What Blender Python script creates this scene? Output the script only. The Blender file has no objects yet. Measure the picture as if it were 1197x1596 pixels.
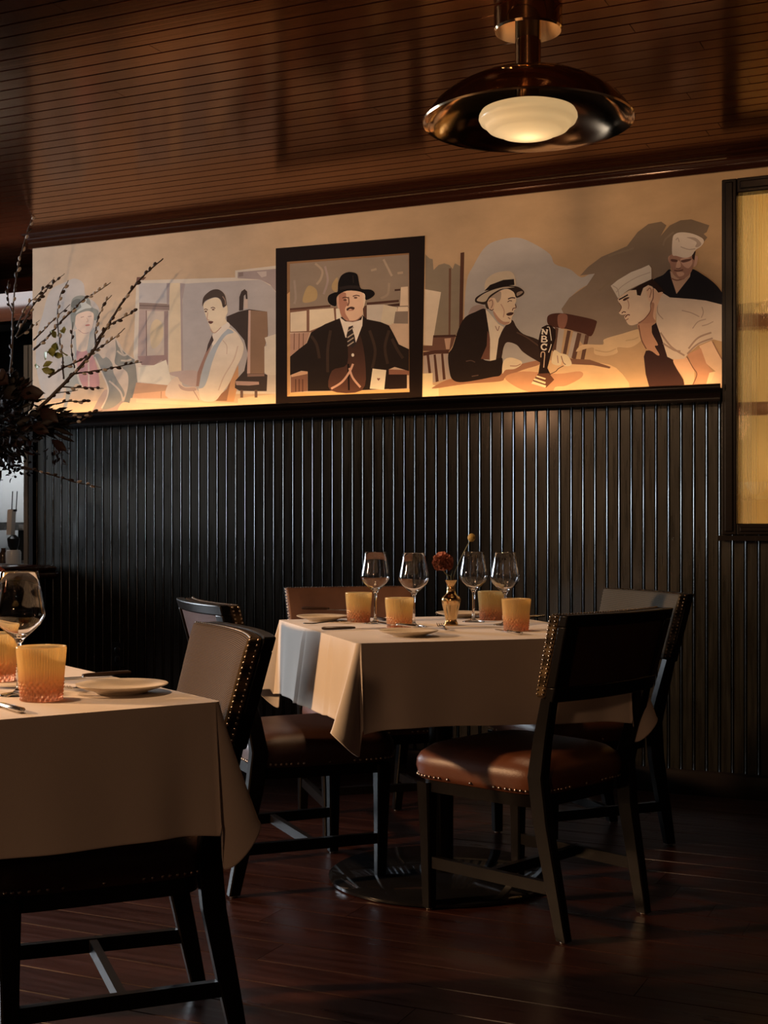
import bpy, math, random
import numpy as np
from mathutils import Vector, Matrix
random.seed(7)
PI = math.pi
scene = bpy.context.scene
col = scene.collection

# ------------------------------------------------------------------ camera
F = 2070.0                      # focal length in pixels of the 1197 x 1596 frame
CX, HY = 598.5, 824.0           # principal column, horizon row
TH = math.radians(24.85)        # wall recedes to the left by this angle
CAMH, CAMY = 1.07, -5.38
RT = Vector((math.cos(TH), math.sin(TH), 0))
FW = Vector((-math.sin(TH), math.cos(TH), 0))
CAM = Vector((0, CAMY, CAMH))
cam_d = bpy.data.cameras.new('camera'); cam = bpy.data.objects.new('camera', cam_d)
col.objects.link(cam); scene.camera = cam
cam.location = CAM; cam.rotation_euler = (PI/2, 0, TH)
cam_d.sensor_fit = 'VERTICAL'; cam_d.sensor_height = 36; cam_d.sensor_width = 27
cam_d.lens = 36*F/1596; cam_d.shift_y = (HY-798)/1596; cam_d.clip_start = .05

def ray(px, py): return RT*((px-CX)/F) + FW + Vector((0, 0, (HY-py)/F))
def onwall(px, py, y=0.0):
    d = ray(px, py); return CAM + d*((y-CAMY)/d.y)
def onz(px, py, z):
    d = ray(px, py); return CAM + d*((z-CAMH)/d.z)
def atd(px, py, d): return CAM + ray(px, py)*d
def cw(X, Z, z=0.0):
    p = RT*X + FW*Z; return Vector((p.x, p.y+CAMY, z))
def heading(fx, fz):             # camera-space ground direction -> rotation about z of an object facing +y
    v = RT*fx + FW*fz; return math.atan2(-v.x, v.y)

# ------------------------------------------------------------------ view, world, large lights
vs = scene.view_settings
vs.view_transform = 'Standard'; vs.look = 'None'; vs.exposure = 0.0; vs.gamma = 1.0; vs.use_curve_mapping = False
W = bpy.data.worlds.new('world'); scene.world = W; W.use_nodes = True
W.node_tree.nodes['Background'].inputs[0].default_value = (.5, .6, .75, 1)
W.node_tree.nodes['Background'].inputs[1].default_value = .02

def area(name, loc, target, sx, sy, power, color, spread=PI):
    l = bpy.data.lights.new(name, 'AREA'); l.shape = 'RECTANGLE'; l.size = sx; l.size_y = sy
    l.energy = power; l.color = color; l.spread = spread
    o = bpy.data.objects.new(name, l); col.objects.link(o); o.location = loc
    o.rotation_euler = (Vector(target)-Vector(loc)).to_track_quat('-Z', 'Y').to_euler(); return o
def spot(name, loc, target, power, color, angle, blend=.6, radius=.06):
    l = bpy.data.lights.new(name, 'SPOT'); l.energy = power; l.color = color
    l.spot_size = math.radians(angle); l.spot_blend = blend; l.shadow_soft_size = radius
    o = bpy.data.objects.new(name, l); col.objects.link(o); o.location = loc
    o.rotation_euler = (Vector(target)-Vector(loc)).to_track_quat('-Z', 'Y').to_euler(); return o
WARM = (1.0, .70, .46); COOL = (.80, .90, 1.0)
CEIL = 2.555
# daylight from the two windows of the left wall
area('daylight_far_window', (-7.9, -.75, 1.72), (-1.5, -1.5, .8), 1.7, 1.5, 275, COOL)
area('daylight_near_window', (-7.9, -5.6, 1.75), (-2.5, -1.0, 1.2), 2.2, 1.4, 3.2, (1.0, .96, .86))
# warm spots added outside the view to wash the mural wall
for i, x in enumerate((-4.3, -3.2, -2.1, -1.0)):
    spot('mural_wash_spot', (x+.1, -3.3, 2.45), (x-.1, 0, 2.02), (80, 102, 113, 110)[i], (1.0, .60, .33), 44, .9, .08)
# warm lamp at the left of the tables, raking across them, and an overhead fill added for each tabletop
spot('warm_left_spot', (-4.7, -4.6, 1.98), (-1.6, -2.6, .75), 740, (1.0, .58, .29), 56, .5, .10)
spot('tabletop_fill', (-1.75, -1.75, 2.5), (-1.58, -1.6, .75), 40, (1.0, .60, .33), 46, .6, .08)
spot('tabletop_fill', (-1.9, -3.7, 2.5), (-1.55, -3.5, .75), 76, (1.0, .60, .33), 46, .6, .08)
# warm fill lamps added behind the camera; the first also makes the panelling glow
for i, (x, y, pw) in enumerate(((-3.9, -6.3, 26), (-.3, -8.6, 74))):
    l = bpy.data.lights.new('room_fill_lamp', 'POINT'); l.energy = pw; l.color = (1.0, .52, .27); l.shadow_soft_size = .16
    o = bpy.data.objects.new('room_fill_lamp', l); col.objects.link(o); o.location = (x, y, 2.15)
# light of the service area behind the bar
area('service_area_light', (-5.7, 1.12, 1.545), (-5.7, 1.40, .9), 2.2, .06, 6.6, (.90, .95, 1.0))
area('tap_jar_fill', (-5.3, .45, 2.4), (-5.3, .55, .9), .8, .3, 7, (.92, .96, 1.0))  # unseen light added overhead to brighten the tap and jar
# ------------------------------------------------------------------ helpers
def lin(c):
    return tuple((v/255/12.92 if v/255 <= .04045 else ((v/255+.055)/1.055)**2.4) for v in c)

def mat(name, rgb, rough=.5, metal=0., spec=.5, noise=0., nscale=(5, 5, 5), ndetail=4., bump=0., bscale=None,
        coat=0., coatr=.1, trans=0., ior=1.45, emit=None, estr=0., objrand=0., sheen=0., rvar=0.):
    m = bpy.data.materials.new(name); m.use_nodes = True
    nt = m.node_tree; N = nt.nodes; L = nt.links; b = N['Principled BSDF']
    b.inputs['Base Color'].default_value = (*rgb, 1); b.inputs['Roughness'].default_value = rough
    b.inputs['Metallic'].default_value = metal; b.inputs['Specular IOR Level'].default_value = spec
    b.inputs['Coat Weight'].default_value = coat; b.inputs['Coat Roughness'].default_value = coatr
    b.inputs['Transmission Weight'].default_value = trans; b.inputs['IOR'].default_value = ior
    if sheen: b.inputs['Sheen Weight'].default_value = sheen
    if emit: b.inputs['Emission Color'].default_value = (*emit, 1); b.inputs['Emission Strength'].default_value = estr
    if noise or bump or rvar or objrand:
        tc = N.new('ShaderNodeTexCoord'); mp = N.new('ShaderNodeMapping'); mp.inputs['Scale'].default_value = nscale
        L.new(tc.outputs['Object'], mp.inputs['Vector'])
        oi = N.new('ShaderNodeObjectInfo')
        if objrand:
            cm = N.new('ShaderNodeMath'); cm.operation = 'MULTIPLY'; cm.inputs[1].default_value = 37.
            L.new(oi.outputs['Random'], cm.inputs[0])
            cb = N.new('ShaderNodeCombineXYZ'); L.new(cm.outputs[0], cb.inputs[0]); L.new(cm.outputs[0], cb.inputs[1]); L.new(cm.outputs[0], cb.inputs[2])
            L.new(cb.outputs[0], mp.inputs['Location'])
        nz = N.new('ShaderNodeTexNoise'); nz.inputs['Scale'].default_value = 1.; nz.inputs['Detail'].default_value = ndetail
        L.new(mp.outputs[0], nz.inputs['Vector'])
        if noise or objrand:
            mr = N.new('ShaderNodeMapRange'); mr.inputs[1].default_value = .25; mr.inputs[2].default_value = .75
            mr.inputs[3].default_value = 1-noise; mr.inputs[4].default_value = 1+noise
            L.new(nz.outputs['Fac'], mr.inputs[0])
            last = mr.outputs[0]
            if objrand:
                m2 = N.new('ShaderNodeMapRange'); m2.inputs[3].default_value = 1-objrand; m2.inputs[4].default_value = 1+objrand
                L.new(oi.outputs['Random'], m2.inputs[0])
                mm = N.new('ShaderNodeMath'); mm.operation = 'MULTIPLY'; L.new(last, mm.inputs[0]); L.new(m2.outputs[0], mm.inputs[1]); last = mm.outputs[0]
            vm = N.new('ShaderNodeVectorMath'); vm.operation = 'SCALE'; vm.inputs[0].default_value = rgb
            L.new(last, vm.inputs['Scale']); L.new(vm.outputs[0], b.inputs['Base Color'])
        if rvar:
            r2 = N.new('ShaderNodeMapRange'); r2.inputs[1].default_value = .3; r2.inputs[2].default_value = .7
            r2.inputs[3].default_value = max(.02, rough-rvar); r2.inputs[4].default_value = rough+rvar
            L.new(nz.outputs['Fac'], r2.inputs[0]); L.new(r2.outputs[0], b.inputs['Roughness'])
        if bump:
            src = nz
            if bscale:
                mp2 = N.new('ShaderNodeMapping'); mp2.inputs['Scale'].default_value = bscale; L.new(tc.outputs['Object'], mp2.inputs['Vector'])
                src = N.new('ShaderNodeTexNoise'); src.inputs['Scale'].default_value = 1.; src.inputs['Detail'].default_value = 3.
                L.new(mp2.outputs[0], src.inputs['Vector'])
            bp = N.new('ShaderNodeBump'); bp.inputs['Strength'].default_value = bump; bp.inputs['Distance'].default_value = .002
            L.new(src.outputs['Fac'], bp.inputs['Height']); L.new(bp.outputs[0], b.inputs['Normal'])
    return m

class MB:
    def __init__(s): s.v = []; s.f = []
    def add(s, vs, fs):
        o = len(s.v); s.v += [tuple(v) for v in vs]; s.f += [tuple(i+o for i in f) for f in fs]
    def box(s, c, d, M=None, ch=0.):
        x, y, z = d[0]/2, d[1]/2, d[2]/2
        vs = [Vector((sx*x, sy*y, sz*z)) for sz in (-1, 1) for sx, sy in ((-1, -1), (1, -1), (1, 1), (-1, 1))]
        if M is not None: vs = [M @ v for v in vs]
        s.add([v+Vector(c) for v in vs], [(3, 2, 1, 0), (4, 5, 6, 7), (0, 1, 5, 4), (1, 2, 6, 5), (2, 3, 7, 6), (3, 0, 4, 7)])
    def bar(s, a, b, w, h, w2=None, h2=None, up=Vector((0, 0, 1))):
        a = Vector(a); b = Vector(b); d = (b-a).normalized()
        x = d.cross(up)
        if x.length < 1e-4: x = d.cross(Vector((0, 1, 0)))
        x.normalize(); y = x.cross(d)
        w2 = w if w2 is None else w2; h2 = h if h2 is None else h2
        vs = []
        for p, ww, hh in ((a, w, h), (b, w2, h2)):
            vs += [p+x*(sx*ww/2)+y*(sy*hh/2) for sx, sy in ((-1, -1), (1, -1), (1, 1), (-1, 1))]
        s.add(vs, [(3, 2, 1, 0), (4, 5, 6, 7), (0, 1, 5, 4), (1, 2, 6, 5), (2, 3, 7, 6), (3, 0, 4, 7)])
    def loft(s, rings, cap=True, closed=True):
        n = len(rings[0]); o = len(s.v)
        for r in rings: s.v += [tuple(p) for p in r]
        for i in range(len(rings)-1):
            for k in range(n if closed else n-1):
                k2 = (k+1) % n
                s.f.append((o+i*n+k, o+i*n+k2, o+(i+1)*n+k2, o+(i+1)*n+k))
        if cap and closed:
            s.f.append(tuple(o+k for k in reversed(range(n)))); s.f.append(tuple(o+(len(rings)-1)*n+k for k in range(n)))
    def sect(s, path):           # path: list of (x,y,z,wx,wy) axis-aligned rectangular sections with small chamfer
        rings = []
        for x, y, z, wx, wy in path:
            a, b = wx/2, wy/2; c = min(a, b)*.22
            rings.append([(x+p, y+q, z) for p, q in ((-a+c, -b), (a-c, -b), (a, -b+c), (a, b-c), (a-c, b), (-a+c, b), (-a, b-c), (-a, -b+c))])
        s.loft(rings)
    def lathe(s, prof, seg=32, c=(0, 0, 0), cap=False, fn=None):
        rings = []
        for i, (r, z) in enumerate(prof):
            ring = []
            for k in range(seg):
                a = 2*PI*k/seg; rr = r if fn is None else fn(r, z, a, i)
                ring.append((c[0]+rr*math.cos(a), c[1]+rr*math.sin(a), c[2]+z))
            rings.append(ring)
        s.loft(rings, cap=cap)
    def tube(s, pts, rad, seg=6):
        pts = [Vector(p) for p in pts]; rings = []
        for i, p in enumerate(pts):
            d = (pts[min(i+1, len(pts)-1)]-pts[max(i-1, 0)]).normalized()
            x = d.cross(Vector((.31, .2, .93))).normalized(); y = x.cross(d)
            r = rad[i] if isinstance(rad, (list, tuple)) else rad
            rings.append([p+(x*math.cos(2*PI*k/seg)+y*math.sin(2*PI*k/seg))*r for k in range(seg)])
        s.loft(rings)
    def ball(s, c, r, seg=8, rg=5, axis=None, elong=1., fn=None):
        q = Vector((0, 0, 1)).rotation_difference(Vector(axis).normalized()) if axis is not None else None
        rings = []
        for i in range(rg+1):
            t = PI*(i+.12*(i == 0)-.12*(i == rg))/rg
            ring = []
            for k in range(seg):
                a = 2*PI*k/seg
                v = Vector((math.sin(t)*math.cos(a)*r, math.sin(t)*math.sin(a)*r, -math.cos(t)*r*elong))
                if fn: v = v*fn(t, a)
                if q: v = q @ v
                ring.append(v+Vector(c))
            rings.append(ring)
        s.loft(rings)
    def mesh(s, name, m=None, smooth=False, angle=None):
        me = bpy.data.meshes.new(name); me.from_pydata(s.v, [], s.f); me.update()
        if m is not None: me.materials.append(m)
        if smooth: me.polygons.foreach_set('use_smooth', [True]*len(me.polygons))
        if smooth and angle: me.set_sharp_from_angle(angle=math.radians(angle))
        return me
    def obj(s, name, m=None, parent=None, smooth=False, angle=None, loc=None, rz=0.):
        return link(name, s.mesh(name, m, smooth, angle), parent, loc, rz)

def link(name, me, parent=None, loc=None, rz=0.):
    o = bpy.data.objects.new(name, me); col.objects.link(o)
    if parent is not None: o.parent = parent
    if loc is not None: o.location = loc
    if rz: o.rotation_euler = (0, 0, rz)
    return o
def empty(name, loc=(0, 0, 0), rz=0.):
    o = bpy.data.objects.new(name, None); col.objects.link(o); o.location = loc; o.rotation_euler = (0, 0, rz)
    o.empty_display_size = .05; return o
def tag(o, label, cat, group=None):
    o['label'] = label; o['category'] = cat
    if group: o['group'] = group
    return o
def struct(o): o['kind'] = 'structure'; return o
def crom(pts, n=5, closed=True):
    P = [Vector(p) for p in pts]; out = []; m = len(P)
    for i in range(m if closed else m-1):
        p0 = P[(i-1) % m] if closed else P[max(i-1, 0)]; p1 = P[i]; p2 = P[(i+1) % m]
        p3 = P[(i+2) % m] if closed else P[min(i+2, m-1)]
        for k in range(n):
            t = k/n
            out.append(.5*((2*p1)+(p2-p0)*t+(2*p0-5*p1+4*p2-p3)*t*t+(3*p1-p0-3*p2+p3)*t**3))
    if not closed: out.append(P[-1])
    return out

# ------------------------------------------------------------------ materials
def weave_mat(name, lo, hi):
    m = bpy.data.materials.new(name); m.use_nodes = True; nt = m.node_tree; N = nt.nodes; L = nt.links
    b = N['Principled BSDF']; b.inputs['Roughness'].default_value = .85; b.inputs['Specular IOR Level'].default_value = .04
    tc = N.new('ShaderNodeTexCoord'); sp = N.new('ShaderNodeSeparateXYZ'); L.new(tc.outputs['Object'], sp.inputs[0])
    def wave(a, bb, op):
        ad = N.new('ShaderNodeMath'); ad.operation = op; L.new(a, ad.inputs[0]); L.new(bb, ad.inputs[1])
        ml = N.new('ShaderNodeMath'); ml.operation = 'MULTIPLY'; ml.inputs[1].default_value = 2*PI/.0064; L.new(ad.outputs[0], ml.inputs[0])
        sn = N.new('ShaderNodeMath'); sn.operation = 'SINE'; L.new(ml.outputs[0], sn.inputs[0]); return sn.outputs[0]
    w1 = wave(sp.outputs[0], sp.outputs[2], 'ADD'); w2 = wave(sp.outputs[0], sp.outputs[2], 'SUBTRACT')
    mu = N.new('ShaderNodeMath'); mu.operation = 'MULTIPLY'; L.new(w1, mu.inputs[0]); L.new(w2, mu.inputs[1])
    cr = N.new('ShaderNodeValToRGB'); cr.color_ramp.elements[0].position = .25; cr.color_ramp.elements[1].position = .75
    cr.color_ramp.elements[0].color = (*lo, 1); cr.color_ramp.elements[1].color = (*hi, 1)
    mr = N.new('ShaderNodeMapRange'); mr.inputs[1].default_value = -1; mr.inputs[2].default_value = 1
    L.new(mu.outputs[0], mr.inputs[0]); L.new(mr.outputs[0], cr.inputs[0]); L.new(cr.outputs[0], b.inputs['Base Color'])
    bp = N.new('ShaderNodeBump'); bp.inputs['Strength'].default_value = .5; bp.inputs['Distance'].default_value = .001
    L.new(mr.outputs[0], bp.inputs['Height']); L.new(bp.outputs[0], b.inputs['Normal'])
    return m
def lattice_glass(name, c_lo, c_hi, h):
    m = bpy.data.materials.new(name); m.use_nodes = True; nt = m.node_tree; N = nt.nodes; L = nt.links
    N.remove(N['Principled BSDF']); out = N['Material Output']
    tc = N.new('ShaderNodeTexCoord'); sp = N.new('ShaderNodeSeparateXYZ'); L.new(tc.outputs['Object'], sp.inputs[0])
    mr = N.new('ShaderNodeMapRange'); mr.inputs[1].default_value = h*.08; mr.inputs[2].default_value = h*.6; L.new(sp.outputs[2], mr.inputs[0])
    cr = N.new('ShaderNodeValToRGB'); cr.color_ramp.elements[0].color = (*c_lo, 1); cr.color_ramp.elements[1].color = (*c_hi, 1); L.new(mr.outputs[0], cr.inputs[0])
    gl = N.new('ShaderNodeBsdfGlass'); gl.inputs['Roughness'].default_value = .08; gl.inputs['IOR'].default_value = 1.45
    tr = N.new('ShaderNodeBsdfTranslucent'); df = N.new('ShaderNodeBsdfDiffuse')
    for n in (gl, tr, df): L.new(cr.outputs[0], n.inputs['Color'])
    m1 = N.new('ShaderNodeMixShader'); m1.inputs[0].default_value = .5; L.new(tr.outputs[0], m1.inputs[1]); L.new(df.outputs[0], m1.inputs[2])
    m2 = N.new('ShaderNodeMixShader'); m2.inputs[0].default_value = .70; L.new(m1.outputs[0], m2.inputs[1]); L.new(gl.outputs[0], m2.inputs[2])
    L.new(m2.outputs[0], out.inputs['Surface']); return m
def globe_mat():
    m = bpy.data.materials.new('opal_glass'); m.use_nodes = True; nt = m.node_tree; N = nt.nodes; L = nt.links
    b = N['Principled BSDF']; b.inputs['Base Color'].default_value = (.75, .66, .5, 1); b.inputs['Roughness'].default_value = .18
    out = N['Material Output']; tr = N.new('ShaderNodeBsdfTranslucent'); tr.inputs['Color'].default_value = (.95, .84, .64, 1)
    mx = N.new('ShaderNodeMixShader'); mx.inputs[0].default_value = .6
    L.new(b.outputs[0], mx.inputs[1]); L.new(tr.outputs[0], mx.inputs[2]); L.new(mx.outputs[0], out.inputs['Surface'])
    b.inputs['Emission Color'].default_value = (1, .78, .46, 1); b.inputs['Emission Strength'].default_value = .22
    return m
def mural_mat():
    m = bpy.data.materials.new('mural_paint'); m.use_nodes = True; nt = m.node_tree; N = nt.nodes; L = nt.links
    b = N['Principled BSDF']; b.inputs['Roughness'].default_value = .7; b.inputs['Specular IOR Level'].default_value = .08
    at = N.new('ShaderNodeAttribute'); at.attribute_name = 'Col'
    tc = N.new('ShaderNodeTexCoord'); mp = N.new('ShaderNodeMapping'); mp.inputs['Scale'].default_value = (5, 5, 9); L.new(tc.outputs['Object'], mp.inputs[0])
    nz = N.new('ShaderNodeTexNoise'); nz.inputs['Scale'].default_value = 1.; nz.inputs['Detail'].default_value = 6.; nz.inputs['Roughness'].default_value = .6
    L.new(mp.outputs[0], nz.inputs['Vector'])
    mr = N.new('ShaderNodeMapRange'); mr.inputs[1].default_value = .25; mr.inputs[2].default_value = .75; mr.inputs[3].default_value = .88; mr.inputs[4].default_value = 1.12
    L.new(nz.outputs['Fac'], mr.inputs[0])
    vm = N.new('ShaderNodeVectorMath'); vm.operation = 'SCALE'; L.new(at.outputs['Color'], vm.inputs[0]); L.new(mr.outputs[0], vm.inputs['Scale'])
    L.new(vm.outputs[0], b.inputs['Base Color']); return m

M_board = mat('black_green_gloss_paint', (.0085, .0078, .0050), .30, spec=.5, coat=.7, coatr=.11, noise=.25, nscale=(60, 60, 5), bump=.5, bscale=(70, 70, 3.2), objrand=.2, rvar=.05)
M_black = mat('black_painted_wood', (.006, .004, .0035), .26, spec=.25, noise=.2, nscale=(4, 40, 40), bump=.1)
M_ceil = mat('varnished_ceiling_board', (.034, .0085, .0036), .18, spec=.30, noise=.38, nscale=(2.2, 45, 45), bump=.10, bscale=(1.5, 60, 60), objrand=.22, rvar=.04)
M_floor = mat('red_brown_floor_board', (.026, .0078, .0043), .34, spec=.36, noise=.4, nscale=(3, 38, 38), bump=.25, bscale=(2.5, 60, 60), objrand=.18, rvar=.07)
M_gap = mat('dark_joint', (.006, .003, .002), .8)
M_cornice = mat('varnished_cornice', (.030, .009, .004), .12, spec=.6, noise=.3, nscale=(2, 40, 40))
def amber_varnish(m, tint, rough, ior):      # wood under an amber varnish: tinted reflection over the wood colour
    N = m.node_tree.nodes; L = m.node_tree.links; b = N['Principled BSDF']; b.inputs['Specular IOR Level'].default_value = 0.
    g = N.new('ShaderNodeBsdfGlossy'); g.inputs['Color'].default_value = (*tint, 1); g.inputs['Roughness'].default_value = rough
    fr = N.new('ShaderNodeFresnel'); fr.inputs['IOR'].default_value = ior; mx = N.new('ShaderNodeMixShader')
    if b.inputs['Normal'].links: nl = b.inputs['Normal'].links[0].from_socket; L.new(nl, g.inputs['Normal']); L.new(nl, fr.inputs['Normal'])
    L.new(fr.outputs[0], mx.inputs[0]); L.new(b.outputs[0], mx.inputs[1]); L.new(g.outputs[0], mx.inputs[2]); L.new(mx.outputs[0], N['Material Output'].inputs['Surface'])
amber_varnish(M_ceil, (.98, .62, .41), .17, 1.40)
M_room = mat('dark_room_paint', (.035, .022, .016), .7, noise=.2, nscale=(3, 3, 3))
M_wood = mat('ebonised_chair_wood', (.0055, .0045, .0042), .28, spec=.16, noise=.3, nscale=(30, 30, 6), bump=.06)
M_leath = mat('brown_leather', (.105, .036, .017), .36, spec=.5, noise=.22, nscale=(14, 14, 14), bump=.25, bscale=(420, 420, 420))
M_dleath = mat('dark_brown_leather', (.044, .018, .011), .42, spec=.45, noise=.2, nscale=(14, 14, 14), bump=.25, bscale=(420, 420, 420))
M_tan = mat('tan_leather', (.20, .102, .068), .5, spec=.4, noise=.2, nscale=(14, 14, 14), bump=.25, bscale=(420, 420, 420))
M_nail = mat('nailhead_metal', (.46, .39, .32), .28, metal=1., noise=.15, nscale=(200, 200, 200))
M_weave = weave_mat('tan_woven_fabric', (.006, .0035, .0025), (.118, .080, .044))
M_weave_sheen = weave_mat('daylight_sheen_weave', (.008, .0075, .0065), (.135, .125, .105))  # the weave again, greyed so its colour carries the daylight sheen
M_cloth = mat('ivory_tablecloth', (.60, .535, .47), .82, spec=.2, noise=.035, nscale=(9, 9, 9), bump=.25, bscale=(900, 900, 900), sheen=.1)
M_brass = mat('polished_brass', (.72, .50, .28), .09, metal=1., noise=.12, nscale=(9, 9, 9))
M_dish = mat('bronze_lamp_metal', (.62, .44, .28), .13, metal=1., noise=.15, nscale=(7, 7, 7), rvar=.04)
M_vase = mat('satin_gold_metal', (.85, .60, .30), .20, metal=1., noise=.1, nscale=(30, 30, 30), rvar=.06)
M_steel = mat('cutlery_steel', (.72, .69, .65), .16, metal=1., noise=.08, nscale=(40, 40, 40))
M_khandle = mat('dark_knife_handle', (.03, .016, .010), .3, noise=.2, nscale=(60, 60, 60))
M_plate = mat('cream_stoneware', (.60, .515, .40), .28, spec=.45, noise=.07, nscale=(30, 30, 30), bump=.05)
M_glass = mat('clear_glass', (1, 1, 1), .0, trans=1., ior=1.46, noise=.001, nscale=(1, 1, 1))
M_amber = lattice_glass('amber_pressed_glass', (.86, .56, .40), (.97, .84, .56), .095)
M_reed = mat('reeded_glass', (.98, .96, .90), .02, trans=1., ior=1.5, noise=.004, nscale=(2, 2, 2))
M_globe = globe_mat()
M_mural = mural_mat()
M_plaster = mat('cream_plaster', (.55, .455, .34), .7, noise=.05, nscale=(4, 4, 4))
M_led = mat('led_strip', (.8, .7, .5), .5, emit=(1, .52, .19), estr=15., noise=.01)
M_greywall = mat('pale_grey_tile_wall', (.46, .46, .45), .4, noise=.05, nscale=(5, 5, 5))
M_greytrim = mat('grey_painted_trim', (.20, .20, .195), .35, noise=.06, nscale=(20, 20, 3))
M_white = mat('white_enamel', (.70, .70, .68), .25, noise=.03, nscale=(9, 9, 9))
M_counter = mat('polished_mahogany', (.045, .013, .008), .12, spec=.6, noise=.35, nscale=(3, 30, 30))
M_twig = mat('dark_twig_bark', (.028, .015, .010), .6, noise=.3, nscale=(80, 80, 80), bump=.3)
M_catkin = mat('silver_catkin', (.36, .31, .26), .8, noise=.25, nscale=(150, 150, 150), sheen=.5)
M_leafd = mat('dark_foliage', (.006, .004, .0035), .6, spec=.25, noise=.4, nscale=(25, 25, 25))
M_leafr = mat('russet_leaf', (.016, .0055, .004), .55, spec=.25, noise=.35, nscale=(25, 25, 25))
M_leafg = mat('olive_green_leaf', (.17, .19, .045), .5, noise=.3, nscale=(30, 30, 30))
M_petal = mat('dusty_rose_petals', (.34, .125, .085), .75, noise=.4, nscale=(70, 70, 70))
M_bud = mat('yellow_green_bud', (.30, .21, .055), .7, noise=.35, nscale=(140, 140, 140), bump=.6)
M_stem = mat('flower_stem', (.16, .15, .06), .5, noise=.2, nscale=(50, 50, 50))
M_cabin = mat('amber_lit_cabinet_lining', (.62, .44, .20), .6, noise=.06, nscale=(4, 4, 4))
M_shelf = mat('brown_cabinet_shelf', (.20, .085, .035), .4, noise=.25, nscale=(3, 30, 30))
M_plastic = mat('black_plastic', (.008, .008, .008), .35, noise=.1, nscale=(30, 30, 30))
M_dglass = mat('dark_bottle_glass', (.05, .025, .012), .08, spec=.6, noise=.2, nscale=(20, 20, 20))
# ------------------------------------------------------------------ the setting
XL = onwall(54, 600).x           # left end of the panelled wall
XR = 3.2
LEDGE = 1.628; MTOP = 2.497
BW = .051                        # bead-board pitch
# ---- wall with bead boards
xw0 = onwall(1128, 600).x; xw1 = xw0+.95
WZ0, WZ1 = 1.045, 2.452          # outer window frame
b = MB()
for x0, x1, z0, z1 in ((XL, xw0+.03, 0, CEIL), (xw1-.03, XR, 0, CEIL), (xw0+.03, xw1-.03, 0, WZ0+.025), (xw0+.03, xw1-.03, WZ1-.03, CEIL)):
    b.box(((x0+x1)/2, .0745, (z0+z1)/2), (x1-x0, .111, z1-z0))
    zl = max(z0, LEDGE)
    if z1 > zl: b.box(((x0+x1)/2, .0095, (zl+z1)/2), (x1-x0, .018, z1-zl))
wall = struct(b.obj('wall_back', M_plaster))
prof = [(0, .018), (0, -.006), (.0030, -.0005), (.0048, -.0062), (.0072, -.0078), (.0096, -.0062), (.0114, -.0005), (.0144, -.006), (BW-.0004, -.006), (BW-.0004, .018)]
def board_mesh(z0, z1):
    m_ = MB(); n = len(prof)
    vs = [(x, y, z) for z in (z0, z1) for x, y in prof]
    fs = [(i, i+1, n+i+1, n+i) for i in range(n-1)] + [(n-1, 0, n, 2*n-1), tuple(reversed(range(n))), tuple(n+i for i in range(n))]
    m_.add(vs, fs); return m_.mesh('board', M_board)
full = board_mesh(.0, LEDGE); short = board_mesh(.0, WZ0+.01)
nb = int((XR-XL)/BW)
for i in range(nb):
    x = XL+.012+i*BW
    inw = (x > xw0-BW*.4 and x < xw1)
    if x+BW > XR: break
    link('board', short if inw else full, wall, (x, 0, 0))
def extr(name, prof2, x0, x1, m_, smooth=True, parent=None):
    k = MB(); n = len(prof2)
    k.add([(x, y, z) for x in (x0, x1) for y, z in prof2], [(i, (i+1) % n, n+(i+1) % n, n+i) for i in range(n)] + [tuple(reversed(range(n))), tuple(n+i for i in range(n))])
    return k.obj(name, m_, parent, smooth, 35)
def arc(cy, cz, r, a0, a1, n=7): return [(cy+r*math.cos(math.radians(a0+(a1-a0)*i/n)), cz+r*math.sin(math.radians(a0+(a1-a0)*i/n))) for i in range(n+1)]
# ---- ledge: rounded nosing, cove below, groove for the strip of light on top
lp = [(.02, LEDGE+.0), (-.058, LEDGE), (-.058, LEDGE+.016)] + arc(-.066, LEDGE+.002, .014, 90, 270, 8) + [(-.054, LEDGE-.018)] + arc(-.050, LEDGE-.044, .018, 140, 215, 4) + [(-.030, LEDGE-.056), (-.006, LEDGE-.06), (.02, LEDGE-.06)]
struct(extr('trim_1', lp, XL-.03, xw0-.002, M_black))
tag(extr('led_strip', [(-.040, LEDGE+.0005), (-.056, LEDGE+.0005), (-.056, LEDGE+.004), (-.040, LEDGE+.004)], XL+.02, xw0-.02, M_led, False),
    'thin warm light strip lying in the groove behind the black ledge', 'light strip')
# ---- cornice
cp = [(.02, CEIL), (.02, MTOP-.004), (-.012, MTOP-.004)] + [(-.012, MTOP+.010)] + arc(-.048, MTOP+.016, .034, -10, 90, 6)[::1] + [(-.064, MTOP+.052), (-.070, CEIL)]
struct(extr('trim_2', cp, XL-.03, XR, M_cornice))
# ---- baseboard and end trim of the wall
struct(extr('baseboard_back', [(.0, 0), (-.022, 0), (-.022, .085), (-.015, .1), (0, .1)], XL, XR, M_black))
b = MB(); b.box((XL-.008, .055, LEDGE/2), (.024, .15, LEDGE)); struct(b.obj('trim_3', M_black))
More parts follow.
